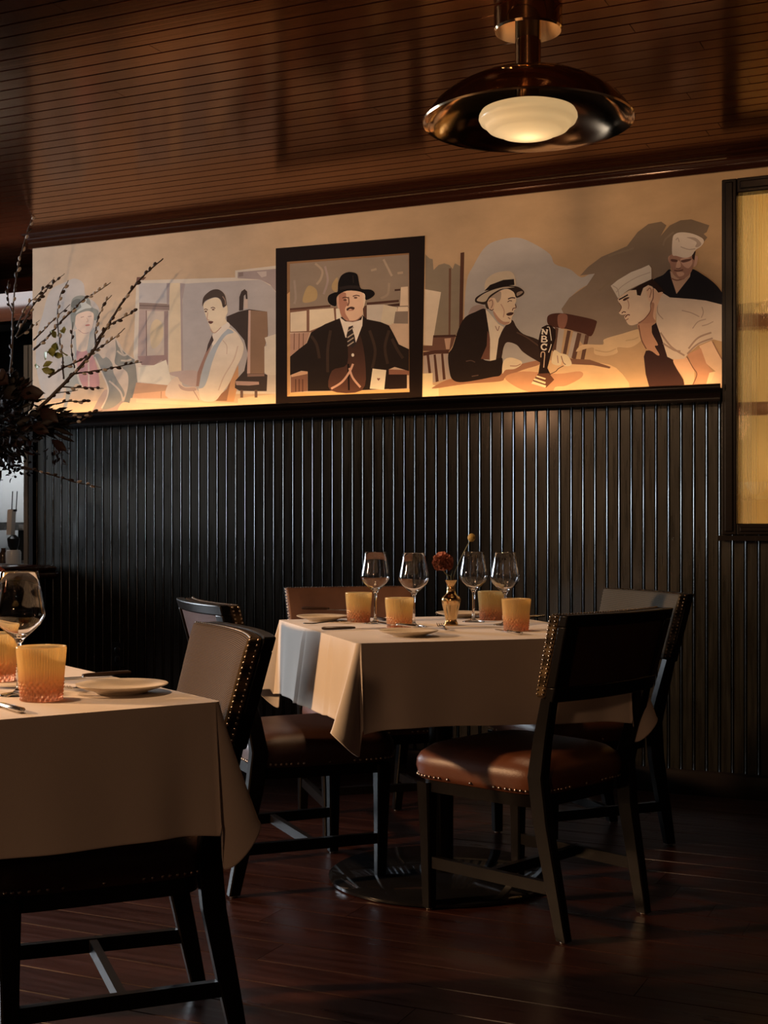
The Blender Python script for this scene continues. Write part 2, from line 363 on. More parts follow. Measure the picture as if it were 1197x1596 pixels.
# ---- ceiling
b = MB(); b.box((-2.5, -3.55, CEIL+.06), (13.0, 12.1, .08)); ceil = struct(b.obj('ceiling', M_gap))
CB = .0764
def plank_mesh(name, L_, w, t, ch, m_, down=False):
    k = MB(); a = w/2-.0006; s = -1 if down else 1
    pr = [(-a, -t*s), (a, -t*s), (a, -ch*s), (a-ch, 0), (-a+ch, 0), (-a, -ch*s)]
    if down: pr = pr[::-1]
    k.add([(x, y, z) for x in (-L_/2, L_/2) for y, z in pr], [(i, (i+1) % 6, 6+(i+1) % 6, 6+i) for i in range(6)] + [tuple(reversed(range(6))), tuple(6+i for i in range(6))])
    return k.mesh(name, m_)
LC = (3.0, 4.2, 5.4)
cm_ = {l: plank_mesh('board', l-.002, CB, .02, .0035, M_ceil, True) for l in LC}
rg = random.Random(3)
y = -.04
while y > -4.6:
    x = -9.0+rg.uniform(-2.4, 0)
    while x < 4:
        l = rg.choice(LC); link('board', cm_[l], ceil, (x+l/2, y, CEIL)); x += l
    y -= CB
y = -.04+CB
while y < 1.3:
    link('board', cm_[5.4], ceil, (-6.6, y, CEIL)); y += CB
# ---- floor
b = MB(); b.box((-2.5, -3.55, -.05), (13.0, 12.1, .06)); floor = struct(b.obj('floor', M_gap))
FB = .14
LF = (1.6, 2.3, 3.1)
fm = {l: plank_mesh('plank', l-.0015, FB, .018, .0022, M_floor) for l in LF}
y = -.07
while y > -5.0:
    x = -5.6+rg.uniform(-1.5, 0)
    while x < 3.3:
        l = rg.choice(LF); link('plank', fm[l], floor, (x+l/2, y, 0)); x += l
    y -= FB
# plain floor around the planks (never in view): wide boards
wide = plank_mesh('plank', 12.9, .9, .018, .002, M_floor)
for k in range(5): link('plank', wide, floor, (-2.5, -5.47-k*.9, 0))
for k in range(2): link('plank', plank_mesh('plank', 4.2, .7, .018, .002, M_floor), floor, (-6.7, .36+k*.7, 0))
# ---- the other walls of the room
def wallbox(name, x0, x1, y0, y1, z0=0, z1=CEIL, m_=M_room):
    k = MB(); k.box(((x0+x1)/2, (y0+y1)/2, (z0+z1)/2), (x1-x0, y1-y0, z1-z0)); return struct(k.obj(name, m_))
wallbox('wall_right', XR, XR+.12, -9.5, .13)
wallbox('wall_front', -8.4, XR, -9.62, -9.5)
# left wall with a wide daylight window
wl = MB(); WO = ((-6.8, -4.4), (-1.95, .45))
for y0, y1, z0, z1 in ((-9.5, -6.8, 0, CEIL), (-4.4, -1.95, 0, CEIL), (.45, 1.5, 0, CEIL)) + tuple((a_, b_, z0, z1) for a_, b_ in WO for z0, z1 in ((0, .95), (2.5, CEIL))):
    wl.box((-8.34, (y0+y1)/2, (z0+z1)/2), (.12, y1-y0, z1-z0))
struct(wl.obj('wall_left', M_room))
for wi, (a_, b_) in enumerate(WO):
    wn = struct(empty('window_%d' % (wi+2), (-8.3, (a_+b_)/2, .95)))
    for yy in (-1.17, 0, 1.17): k = MB(); k.box((0, yy, .775), (.06, .06, 1.55)); k.obj('stile', M_black, wn)
    for zz in (.03, 1.52): k = MB(); k.box((0, 0, zz), (.05, 2.4, .06)); k.obj('rail', M_black, wn)
# ---- service area seen past the left end of the wall
wallbox('wall_service', -8.3, XL+.6, 1.36, 1.46, 0, CEIL, M_greywall)
wallbox('wall_service_side', XL+.5, XL+.6, .13, 1.36, 0, CEIL, M_greytrim)
wallbox('wall_daylight_block', -8.28, -5.02, .02, .10, 0, CEIL, M_greytrim)  # out-of-view partition added to block window daylight from the service area
wb = MB(); wb.box((-6.6, .62, 2.37), (4.1, .10, .24)); struct(wb.obj('trim_4', M_cornice))
wb = MB(); wb.box((-6.3, 1.16, 1.92), (3.4, .36, .70)); tag(wb.obj('wall_cupboard', M_black), 'black wall cupboard above the pale backsplash behind the bar', 'cupboard')
for i, px in enumerate((46.5, 52)):
    p = onwall(px, 700, .34); wb = MB(); wb.box((p.x, .34, 1.03), (.026 if i else .034, .06, 2.06))
    o = wb.obj('trim_%d' % (5+i), M_greytrim); struct(o)

# ---- window with reeded glass and the lit display cabinet behind it
win = struct(empty('window_1', (xw0, 0, 0)))
wb = MB()
FWd = .058; ww = xw1-xw0
def frame_piece(x0, x1, z0, z1, y0, y1, ch=.006):
    k = MB(); k.box(((x0+x1)/2, (y0+y1)/2, (z0+z1)/2), (x1-x0, y1-y0, z1-z0)); return k
for nm, a in (('stile', (0, FWd, WZ0, WZ1)), ('stile', (ww-FWd, ww, WZ0, WZ1)), ('rail', (FWd, ww-FWd, WZ1-FWd, WZ1)), ('rail', (FWd, ww-FWd, WZ0, WZ0+.045))):
    k = frame_piece(a[0], a[1], a[2], a[3], -.045, .018)
    k.box(((a[0]+a[1])/2, -.047, (a[2]+a[3])/2), (max(.012, (a[1]-a[0])-.026), .010, max(.012, (a[3]-a[2])-.026)))
    o = k.obj(nm, M_black, win); md = o.modifiers.new('bevel', 'BEVEL'); md.width = .004; md.segments = 2
k = MB(); k.box((ww/2, -.03, WZ0-.012), (ww+.02, .08, .02)); k.obj('sill', M_black, win)
k = MB(); P_ = .0062; n = int((ww-2*FWd+.01)/P_); x0 = FWd-.005
fr = [(x0+i*P_/6, -.005-.0024*abs(math.sin(PI*i/6))) for i in range(n*6+1)]
vs = []; fs = []
for z in (WZ0+.04, WZ1-FWd+.005): vs += [(x, y_, z) for x, y_ in fr] + [(x, -.0015, z) for x, _ in fr]
m1 = len(fr)
for i in range(m1-1):
    fs += [(i, i+1, 2*m1+i+1, 2*m1+i), (m1+i+1, m1+i, 3*m1+i, 3*m1+i+1), (i+1, i, m1+i, m1+i+1), (2*m1+i, 2*m1+i+1, 3*m1+i+1, 3*m1+i)]
fs += [(0, 2*m1, 3*m1, m1), (m1-1, 2*m1-1, 4*m1-1, 3*m1-1)]
k.add(vs, fs); k.obj('pane', M_reed, win)
cab = tag(empty('display_cabinet', (xw0, .13, 0)), 'amber lit display cabinet with brown shelves behind the reeded window', 'cabinet')
k = MB(); k.box((ww/2, .37, (WZ0+WZ1)/2), (ww+.5, .02, 1.6)); k.obj('back_panel', M_cabin, cab)
for xx in (-.25, ww+.25):
    k = MB(); k.box((xx, .18, (WZ0+WZ1)/2), (.02, .36, 1.6)); k.obj('side_panel', M_cabin, cab)
for zz in (.93, 2.56):
    k = MB(); k.box((ww/2, .18, zz), (ww+.5, .36, .02)); k.obj('end_panel', M_cabin, cab)
SH = (1.575, 1.94)
for zz in SH:
    k = MB(); k.box((ww/2, .22, zz), (ww+.46, .24, .028)); k.box((ww/2, .095, zz-.01), (ww+.46, .012, .055)); k.obj('shelf', M_shelf, cab)
for sx in (-1, 1):
    area('cabinet_side_light', (xw0+(-.225 if sx < 0 else ww+.225), .24, 1.75), (xw0+ww/2, .36, 1.75), .14, 1.5, 5.2, (1.0, .83, .50))
def bowl(name, x, z, r, h, m_, label):
    k = MB(); k.lathe([(r*.4, 0), (r*.45, .004), (r*.8, h*.5), (r, h), (r*.95, h), (r*.74, h*.5), (r*.35, .01), (0.001, .01)], 20); o = k.obj(name, m_, None, True, 40, (xw0+x, .33, z)); tag(o, label, 'bowl')
bowl('serving_bowl', .20, SH[1]+.014, .075, .055, M_dglass, 'dark shallow bowl on the upper shelf behind the reeded glass')
bowl('serving_bowl', .38, SH[1]+.014, .07, .07, M_dglass, 'dark deep bowl on the upper shelf farther from the window stile')
bowl('serving_bowl', .13, SH[0]-.36, .05, .05, M_white, 'small white bowl low in the lit cabinet')
k = MB(); k.box((ww/2, .24, SH[0]-.375), (ww+.46, .2, .016)); k.obj('shelf', M_cabin, cab)
# ------------------------------------------------------------------ mural (flat painted print on the wall above the ledge)
KL = (.62, .44, .32)             # what the mural's light does to a colour
mv, mf, mc = [], [], []
lay = {}
LG = {'a': 'a', 'b': 'b', 'c': 'c', 'd': 'c'}
CR = {'a': (60, 420, 5.985), 'b': (180, 400, 4.604), 'c': (420, 350, 4.604), 'd': (490, 410, 7.6), 'e': (650, 360, 3.861), 'f': (720, 400, 7.256), 'g': (900, 320, 4.788), 'p': (0, 0, 1.)}
def alb(c): return tuple(min(.9, v/k) for v, k in zip(lin(c), KL))
def P(cr, pts, c, sm=False, n=4, c2=None):
    ox, oy, s = CR[cr]
    q = [Vector((ox+x/s, oy+y/s, 0)) for x, y in pts]
    if sm: q = crom(q, n)
    g_ = LG.get(cr, 'e'); lay[g_] = lay.get(g_, {'a': 0, 'b': 45, 'c': 105, 'e': 0}[g_])+1; off = -.0012-.00001*lay[g_]
    o = len(mv); wm = (1., .97, .90); a = tuple(x*y for x, y in zip(alb(c), wm)); a2 = tuple(x*y for x, y in zip(alb(c2), wm)) if c2 else a
    ys = [v.y for v in q]; y0, y1 = min(ys), max(ys)
    for v in q:
        w = onwall(v.x, v.y); mv.append((w.x, off, max(LEDGE+.001, min(MTOP, w.z))))
        t = (v.y-y0)/max(1e-6, y1-y0); mc.append(tuple(a[i]*(1-t)+a2[i]*t for i in range(3)))
    mf.append(tuple(range(o, o+len(q))))
def S(cr, pts, w, c, sm=True):    # brush stroke
    q = [Vector((*p, 0)) for p in pts]
    if sm and len(q) > 2: q = crom(q, 5, False)
    l, r = [], []
    for i, p in enumerate(q):
        d = (q[min(i+1, len(q)-1)]-q[max(0, i-1)]).normalized(); n_ = Vector((-d.y, d.x, 0))*w/2
        l.append((p.x+n_.x, p.y+n_.y)); r.append((p.x-n_.x, p.y-n_.y))
    P(cr, l+r[::-1], c)
def E(cr, x, y, rx, ry, c): P(cr, [(x+rx*math.cos(2*PI*i/14), y+ry*math.sin(2*PI*i/14)) for i in range(14)], c)
DK = (34, 22, 17); SK = (196, 154, 121); SKS = (160, 106, 80)
# background
A_ = onwall(51, 600).x
bx0 = A_
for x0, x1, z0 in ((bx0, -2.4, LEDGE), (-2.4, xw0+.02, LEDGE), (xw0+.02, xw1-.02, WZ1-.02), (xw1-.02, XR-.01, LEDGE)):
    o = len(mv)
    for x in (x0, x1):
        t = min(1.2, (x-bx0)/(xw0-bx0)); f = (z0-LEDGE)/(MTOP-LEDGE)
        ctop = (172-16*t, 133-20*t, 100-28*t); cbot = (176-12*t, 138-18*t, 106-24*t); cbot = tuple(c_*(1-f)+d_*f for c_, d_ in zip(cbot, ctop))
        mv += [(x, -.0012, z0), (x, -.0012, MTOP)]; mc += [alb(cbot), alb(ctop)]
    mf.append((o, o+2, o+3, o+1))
# --- woman in cloche hat
P('a', [(40, 420), (110, 200), (250, 120), (340, 85), (420, 130), (440, 240), (520, 300), (570, 380), (560, 520), (620, 640), (560, 800), (300, 1000), (200, 1250), (60, 1200), (-20, 900), (-10, 620)], (165, 141, 124), True)
P('a', [(-20, 1250), (230, 1200), (500, 1230), (900, 1190), (900, 1345), (-20, 1380)], (190, 148, 112), True)
P('a', [(230, 830), (300, 815), (350, 960), (400, 1080), (345, 1070), (290, 1200), (245, 1340), (215, 1345), (260, 1150), (225, 960)], (140, 126, 112), True)
P('a', [(515, 800), (560, 690), (640, 640), (720, 640), (800, 760), (870, 815), (930, 850), (965, 900), (950, 1000), (910, 1120), (870, 1230), (850, 1300), (800, 1335), (770, 1320), (800, 1200), (760, 1200), (700, 1290), (560, 1310), (520, 1290), (640, 1180), (650, 1100), (610, 1020), (560, 900)], (172, 142, 120), True)
P('a', [(520, 1290), (580, 1180), (640, 1120), (790, 1200), (770, 1340), (520, 1330)], (150, 118, 102), True)
P('a', [(720, 655), (748, 720), (800, 770), (860, 820), (935, 860), (965, 900), (950, 1000), (910, 1120), (870, 1230), (850, 1300), (800, 1335), (770, 1320), (810, 1200), (838, 1080), (832, 970), (775, 915), (712, 872), (725, 770)], (118, 104, 90), True)
for a_ in ([(735, 760), (790, 800), (830, 790)], [(770, 850), (830, 850), (870, 840)], [(760, 700), (775, 760), (800, 800)]): S('a', a_, 16, (165, 138, 116))
P('a', [(515, 810), (560, 785), (600, 830), (640, 820), (690, 880), (700, 960), (740, 1040), (800, 1140), (790, 1200), (700, 1285), (590, 1300), (640, 1190), (650, 1100), (610, 1020), (560, 900)], (124, 110, 97), True)
S('a', [(660, 1040), (720, 1090), (770, 1150), (790, 1230)], 16, (170, 142, 122))
P('a', [(360, 750), (440, 755), (500, 790), (555, 940), (570, 1085), (520, 1110), (470, 1112), (400, 1080), (360, 960)], (166, 112, 102), True)
S('a', [(465, 800), (470, 950), (470, 1100)], 15, (182, 146, 124))
S('a', [(525, 815), (600, 980), (648, 1100), (640, 1190), (590, 1295)], 14, (176, 148, 126))
S('a', [(340, 600), (345, 800), (370, 1000), (410, 1100)], 18, (170, 144, 124))
P('a', [(345, 560), (480, 580), (470, 690), (440, 760), (360, 752), (348, 640)], (190, 152, 124), True)
P('a', [(322, 590), (346, 570), (358, 745), (350, 820), (330, 740)], (146, 130, 116)); P('a', [(482, 590), (522, 540), (534, 640), (520, 700), (470, 800), (452, 755)], (146, 130, 116))
P('a', [(345, 440), (390, 398), (460, 385), (515, 410), (514, 480), (500, 545), (478, 592), (440, 610), (390, 592), (358, 550), (342, 500)], (192, 152, 126), True)
P('a', [(300, 430), (308, 300), (345, 255), (400, 243), (450, 255), (482, 290), (497, 350), (545, 372), (562, 400), (548, 462), (520, 472), (514, 412), (470, 388), (400, 402), (352, 432), (342, 500), (318, 565), (305, 490)], (122, 110, 95), True)
P('a', [(345, 412), (372, 375), (400, 352), (392, 310), (430, 268), (452, 280), (446, 310), (482, 335), (495, 358), (440, 366), (390, 388)], (168, 152, 134), True)
P('a', [(305, 340), (320, 295), (360, 275), (395, 285), (370, 320), (330, 360)], (95, 86, 75), True)
P('a', [(438, 520), (460, 512), (480, 514), (476, 524), (446, 528)], (165, 92, 78), True)
S('a', [(395, 448), (425, 440)], 6, (140, 104, 88)); S('a', [(462, 440), (496, 436)], 6, (140, 104, 88)); S('a', [(452, 450), (462, 482), (446, 490)], 5, (165, 122, 100))
S('a', [(370, 560), (420, 595), (470, 590)], 5, (160, 116, 98))
P('a', [(740, 1310), (790, 1240), (870, 1260), (915, 1345), (760, 1350)], (190, 148, 114), True)
P('a', [(920, 72), (1008, 72), (960, 120), (922, 180), (912, 120)], (95, 62, 50))
# --- room and man in waistcoat
P('b', [(150, 210), (180, 170), (860, 150), (860, 100), (1152, 65), (1152, 985), (165, 985), (150, 800), (130, 700)], (180, 153, 130))
P('b', [(170, 190), (375, 190), (375, 335), (170, 332)], (160, 139, 126))
P('b', [(172, 330), (388, 340), (388, 385), (172, 378)], (122, 96, 83)); S('b', [(175, 350), (386, 358)], 5, (90, 66, 56), False)
P('b', [(172, 380), (380, 385), (378, 780), (190, 778), (160, 740)], (152, 121, 107))
P('b', [(228, 390), (352, 392), (350, 712), (228, 718)], (170, 141, 120)); P('b', [(250, 520), (290, 450), (340, 490), (335, 600), (265, 660)], (180, 146, 112), True)
S('b', [(222, 385), (224, 716)], 6, (115, 85, 73), False); P('b', [(350, 392), (380, 388), (378, 712), (350, 712)], (132, 103, 92))
P('b', [(160, 715), (378, 705), (378, 775), (330, 742), (280, 778), (190, 778)], (134, 100, 89))
P('b', [(390, 190), (468, 190), (478, 835), (385, 835)], (186, 153, 120)); P('b', [(368, 190), (392, 190), (386, 345), (370, 342)], (140, 116, 106))
P('b', [(488, 195), (1040, 165), (1130, 220), (1152, 260), (1152, 970), (480, 960), (476, 600)], (154, 133, 121), False)
P('b', [(465, 190), (502, 195), (482, 310), (488, 825), (474, 830), (470, 500)], (146, 120, 109))
P('b', [(878, 112), (1152, 88), (1152, 250), (1110, 200), (1040, 165), (878, 155)], (140, 114, 103)); P('b', [(1015, 110), (1085, 105), (1085, 140), (1050, 150)], (165, 138, 122)); P('b', [(885, 115), (918, 112), (918, 140), (885, 145)], (120, 95, 84))
P('b', [(395, 830), (560, 815), (590, 850), (582, 935), (480, 905), (440, 865), (400, 850)], (158, 128, 114), True)
P('b', [(165, 795), (270, 782), (365, 740), (388, 830), (408, 915), (370, 922), (165, 898)], (192, 166, 140))
P('b', [(150, 903), (400, 925), (390, 962), (130, 988)], (165, 118, 88)); P('b', [(130, 985), (390, 960), (372, 1028), (120, 1022)], (188, 134, 98)); S('b', [(330, 968), (328, 1022)], 4, (140, 92, 66), False)
P('b', [(375, 925), (440, 862), (470, 905), (500, 935), (570, 935), (590, 960), (620, 1032), (380, 1015)], (188, 154, 128), True)
P('b', [(455, 915), (500, 940), (570, 938), (580, 960), (520, 965), (470, 950)], (160, 124, 106), True)
P('b', [(110, 1015), (400, 1018), (880, 1050), (880, 1020), (960, 1005), (1152, 985), (1152, 1105), (60, 1140), (100, 1060)], (190, 150, 116))
P('b', [(150, 1020), (880, 1062), (880, 1085), (150, 1045)], (202, 160, 122))
P('b', [(720, 1035), (800, 950), (882, 775), (885, 900), (850, 1042)], (172, 118, 80)); P('b', [(720, 1035), (760, 985), (800, 950), (830, 880), (800, 1035)], (130, 86, 62))
P('b', [(798, 430), (885, 395), (960, 378), (1090, 395), (1096, 560), (1075, 640), (1070, 840), (1092, 850), (1090, 965), (1000, 965), (890, 962), (858, 942), (862, 890), (925, 820), (952, 700), (925, 600), (860, 520), (800, 465)], (58, 43, 36))
P('b', [(968, 385), (1090, 395), (1094, 560), (1074, 640), (1068, 840), (950, 840), (956, 600)], (122, 88, 66)); P('b', [(956, 385), (971, 385), (968, 838), (946, 840)], (172, 130, 110))
P('b', [(888, 388), (890, 290), (905, 250), (928, 233), (946, 250), (949, 310), (938, 310), (934, 272), (922, 282), (918, 385)], (58, 43, 36), False); P('b', [(925, 305), (950, 305), (950, 372), (925, 372)], (172, 140, 120))
P('b', [(862, 893), (1030, 898), (1032, 918), (960, 925), (868, 922)], (152, 114, 98)); P('b', [(948, 842), (1070, 842), (1070, 858), (948, 862)], (120, 86, 70))
for x in (897, 1000): P('b', [(x, 958), (x+20, 958), (x+20, 1012), (x, 1012)], (92, 66, 54))
P('b', [(1072, 582), (1152, 555), (1152, 850), (1092, 850), (1070, 830), (1070, 645), (1088, 640)], (180, 155, 133)); P('b', [(1092, 850), (1152, 850), (1152, 972), (1086, 972)], (172, 147, 127))
P('b', [(600, 930), (640, 770), (690, 660), (730, 560), (800, 505), (870, 545), (905, 600), (922, 655), (905, 725), (870, 792), (820, 905), (760, 985), (712, 1036), (622, 1032), (600, 965)], (194, 164, 138), True)
P('b', [(600, 930), (640, 770), (690, 665), (740, 590), (800, 520), (850, 545), (795, 565), (740, 645), (695, 760), (665, 870), (640, 930), (612, 945)], (150, 141, 135), True)
P('b', [(580, 930), (590, 830), (648, 690), (690, 600), (680, 660), (640, 760), (612, 850), (600, 930)], (134, 95, 79))
P('b', [(706, 545), (760, 498), (800, 468), (822, 500), (765, 560), (705, 640), (692, 600)], (198, 174, 150), True)
P('b', [(694, 562), (706, 600), (682, 645), (652, 690), (664, 632)], (66, 48, 42))
S('b', [(880, 640), (850, 740), (780, 860), (740, 960)], 8, (178, 144, 120)); S('b', [(560, 960), (590, 1010), (600, 1030)], 6, (150, 112, 92)); S('b', [(770, 600), (800, 640), (800, 700)], 6, (176, 143, 120))
P('b', [(634, 340), (680, 305), (735, 296), (762, 330), (775, 370), (800, 350), (806, 398), (790, 440), (800, 475), (760, 502), (712, 545), (688, 520), (670, 480), (655, 440), (640, 395)], (200, 164, 132), True)
P('b', [(626, 358), (630, 300), (660, 262), (700, 238), (745, 238), (782, 270), (796, 318), (796, 350), (772, 362), (758, 312), (720, 292), (670, 306), (640, 325)], (66, 49, 40), True)
S('b', [(770, 285), (788, 315), (790, 345)], 7, (130, 96, 76))
S('b', [(638, 382), (650, 376), (664, 384)], 6, (92, 62, 50)); E('b', 650, 394, 9, 6, (92, 62, 50)); S('b', [(686, 370), (702, 364), (718, 372)], 6, (92, 62, 50)); E('b', 703, 380, 10, 6, (112, 78, 62))
S('b', [(664, 400), (660, 450), (676, 456)], 6, (165, 122, 98)); P('b', [(666, 466), (684, 462), (704, 468), (690, 482), (676, 480)], (90, 52, 42), True); S('b', [(680, 520), (712, 548), (760, 506)], 6, (165, 122, 98))
# --- painted black frame with the seated man in a black hat
P('c', [(47, 172), (1117, 80), (1097, 1262), (47, 1313)], (24, 13, 9))
P('c', [(128, 268), (1003, 205), (1006, 1202), (128, 1234)], (120, 80, 50)); P('c', [(130, 1205), (1006, 1178), (1006, 1202), (130, 1234)], (190, 134, 86)); P('c', [(128, 500), (150, 480), (150, 1210), (130, 1234)], (170, 118, 74))
P('c', [(148, 282), (1000, 216), (1003, 1180), (150, 1206)], (172, 136, 110))
P('c', [(148, 282), (1000, 216), (1000, 600), (148, 612)], (124, 99, 80))
P('c', [(240, 530), (280, 440), (340, 470), (335, 540), (255, 562)], (152, 117, 78), True); P('c', [(450, 430), (490, 380), (485, 480), (455, 470)], (150, 115, 78), True)
for a_, c_ in (([(330, 280), (380, 330), (370, 390), (340, 430)], (146, 116, 92)), ([(820, 250), (850, 310), (880, 370)], (150, 120, 96)), ([(730, 330), (770, 320)], (146, 116, 92)), ([(860, 420), (850, 500), (800, 530)], (136, 108, 86)), ([(920, 350), (960, 345)], (150, 118, 92)), ([(180, 400), (190, 520), (180, 570)], (134, 108, 90)), ([(400, 300), (420, 400), (390, 500)], (138, 110, 96))): S('c', a_, 16, c_)
P('c', [(148, 602), (440, 577), (440, 592), (148, 618)], (78, 48, 35)); P('c', [(700, 560), (930, 540), (930, 557), (700, 578)], (70, 42, 32)); P('c', [(850, 575), (935, 565), (935, 585), (850, 590)], (60, 36, 28))
P('c', [(148, 615), (480, 595), (480, 770), (148, 775)], (110, 72, 54)); P('c', [(152, 632), (268, 618), (268, 765), (152, 770)], (190, 158, 128)); P('c', [(288, 612), (462, 600), (470, 690), (370, 732), (288, 766)], (192, 161, 130)); P('c', [(478, 605), (502, 600), (520, 690), (482, 690)], (196, 170, 142))
P('c', [(150, 785), (290, 775), (265, 850), (150, 950)], (156, 112, 90))
for x in (180, 215, 245): S('c', [(x, 780), (x-2, 900)], 6, (108, 72, 56), False)
P('c', [(670, 590), (700, 580), (700, 680), (680, 680)], (80, 50, 38)); P('c', [(700, 578), (820, 575), (920, 595), (888, 725), (700, 682)], (172, 147, 127)); P('c', [(820, 575), (920, 595), (888, 725), (800, 700)], (180, 152, 124))
P('c', [(945, 450), (995, 445), (997, 582), (938, 584)], (188, 152, 122)); P('c', [(925, 592), (995, 590), (995, 622), (922, 622)], (194, 160, 130)); P('c', [(900, 465), (940, 462), (940, 475), (900, 478)], (60, 36, 28)); P('c', [(905, 626), (996, 624), (996, 712), (893, 710)], (118, 94, 78)); P('c', [(875, 712), (997, 715), (999, 892), (930, 872)], (176, 138, 110))
P('c', [(155, 1075), (275, 1048), (275, 1195), (155, 1206)], (112, 72, 54)); P('c', [(155, 1075), (275, 1048), (275, 1072), (160, 1095)], (176, 128, 96))
for x in (190, 215, 240): S('c', [(x, 1110), (x, 1200)], 8, (80, 48, 36), False)
P('c', [(858, 1040), (1003, 1045), (1003, 1082), (858, 1076)], (120, 74, 56)); P('c', [(858, 1076), (988, 1076), (988, 1176), (858, 1182)], (36, 21, 17))
P('c', [(150, 948), (200, 905), (270, 850), (300, 775), (400, 715), (500, 675), (560, 640), (660, 640), (700, 680), (800, 700), (860, 725), (890, 780), (930, 860), (1003, 895), (1003, 1052), (900, 1022), (858, 1040), (860, 1180), (640, 1190), (276, 1196), (276, 1055), (230, 1050), (150, 1082)], (33, 22, 17))
P('c', [(560, 800), (600, 885), (650, 790), (690, 1000), (665, 1190), (440, 1190), (450, 1050), (560, 1000)], (46, 28, 21), True, c2=(82, 48, 36)); P('c', [(560, 1000), (575, 1000), (578, 1190), (566, 1190)], (26, 16, 13))
for a_ in ([(300, 800), (340, 860), (360, 960)], [(880, 820), (920, 900), (960, 960)], [(440, 760), (420, 900), (420, 1060)], [(720, 760), (760, 900), (740, 1030)], [(860, 760), (830, 880), (850, 1000)]): S('c', a_, 20, (52, 35, 26))
P('c', [(503, 662), (545, 695), (600, 700), (660, 685), (672, 650), (668, 725), (620, 852), (585, 805), (548, 812)], (200, 177, 146))
P('c', [(570, 735), (602, 724), (598, 752), (612, 800), (624, 858), (596, 886), (560, 850), (554, 800)], (44, 32, 28))
for y_ in (745, 790, 820, 850): S('c', [(562, y_+22), (606, y_-8)], 8, (150, 124, 104), False)
P('c', [(484, 528), (502, 520), (504, 600), (490, 592)], (176, 128, 102), True); P('c', [(666, 500), (688, 498), (690, 550), (672, 602)], (196, 156, 126), True)
P('c', [(500, 500), (560, 474), (640, 478), (670, 500), (673, 600), (664, 658), (622, 690), (565, 692), (518, 652), (502, 580)], (194, 147, 116), True)
P('c', [(502, 500), (548, 490), (552, 540), (565, 570), (545, 600), (548, 640), (575, 690), (518, 652), (502, 580)], (152, 98, 76), True)
S('c', [(525, 528), (545, 522), (568, 528)], 7, (70, 42, 32)); S('c', [(600, 516), (625, 508), (650, 514)], 7, (80, 50, 38)); E('c', 545, 542, 13, 7, (84, 52, 40)); E('c', 620, 526, 13, 7, (98, 64, 48))
S('c', [(568, 520), (572, 560), (562, 585)], 10, (110, 70, 54)); P('c', [(556, 604), (585, 590), (612, 596), (606, 612), (580, 606), (560, 620)], (66, 40, 31), True); S('c', [(568, 618), (604, 614)], 6, (150, 90, 72)); S('c', [(520, 655), (560, 690), (620, 690), (660, 660)], 7, (140, 92, 72))
P('c', [(420, 545), (428, 508), (470, 488), (492, 480), (495, 420), (515, 370), (550, 346), (590, 342), (632, 358), (645, 420), (662, 462), (730, 468), (758, 494), (740, 522), (692, 542), (686, 500), (640, 480), (560, 476), (500, 503), (484, 530), (480, 585), (440, 575)], (18, 12, 10), True, 3)
S('c', [(505, 460), (580, 448), (650, 452)], 22, (34, 24, 20)); S('c', [(600, 365), (605, 420)], 7, (36, 26, 21))
E('c', 600, 937, 10, 12, (206, 176, 148)); S('c', [(445, 1178), (520, 1132), (575, 1060), (602, 1000)], 15, (176, 126, 102)); S('c', [(575, 1030), (600, 1100), (655, 1168)], 15, (176, 126, 102))
P('c', [(742, 1034), (840, 1045), (825, 1186), (722, 1178)], (206, 172, 140)); P('c', [(784, 1122), (774, 1108), (776, 1100), (784, 1105), (792, 1100), (796, 1108)], (110, 66, 52))
# --- right of the frame: posts, papers, chair, table, man at the microphone
P('e', [(50, 140), (75, 165), (95, 170), (100, 235), (130, 205), (165, 195), (195, 205), (215, 228), (228, 195), (262, 212), (262, 620), (50, 650)], (120, 97, 76))
P('e', [(285, 520), (300, 300), (340, 210), (400, 110), (470, 62), (600, 40), (700, 75), (800, 140), (830, 200), (920, 230), (990, 280), (1060, 250), (1070, 300), (980, 350), (900, 430), (900, 520), (830, 640), (760, 700), (700, 800), (520, 860), (300, 700)], (154, 133, 118), True)
P('e', [(45, 350), (145, 368), (92, 690), (38, 685)], (188, 155, 126)); P('e', [(192, 225), (206, 225), (201, 640), (190, 640)], (94, 61, 44)); P('e', [(262, 132), (285, 128), (276, 560), (252, 640), (254, 540)], (74, 43, 30))
P('e', [(38, 690), (92, 690), (98, 630), (235, 625), (215, 690), (195, 725), (38, 722)], (96, 61, 46)); P('e', [(98, 628), (235, 624), (235, 638), (98, 642)], (64, 37, 28)); P('e', [(165, 648), (205, 644), (196, 712), (175, 712)], (164, 120, 94))
P('e', [(38, 745), (192, 738), (205, 890), (38, 925)], (150, 122, 106))
for q in ([(58, 745), (73, 745), (86, 860), (70, 862)], [(100, 745), (113, 742), (131, 905), (113, 910)], [(145, 740), (158, 738), (173, 892), (156, 896)]): P('e', q, (72, 42, 31))
P('e', [(38, 730), (110, 718), (192, 716), (192, 738), (110, 740), (38, 752)], (70, 40, 30))
P('e', [(90, 945), (300, 895), (500, 850), (700, 790), (900, 775), (1000, 785), (1200, 825), (1240, 1000), (560, 1010), (33, 1022), (33, 960)], (192, 146, 104), True)
P('e', [(33, 858), (95, 855), (95, 925), (130, 935), (132, 1002), (33, 1016)], (204, 164, 124))
P('e', [(105, 935), (220, 885), (450, 860), (540, 825), (720, 780), (735, 805), (640, 835), (535, 880), (500, 905), (300, 920), (110, 948)], (142, 92, 66), True); P('e', [(530, 880), (640, 845), (840, 860), (980, 845), (992, 880), (900, 930), (832, 940), (805, 988), (700, 975), (600, 940)], (172, 116, 82), True)
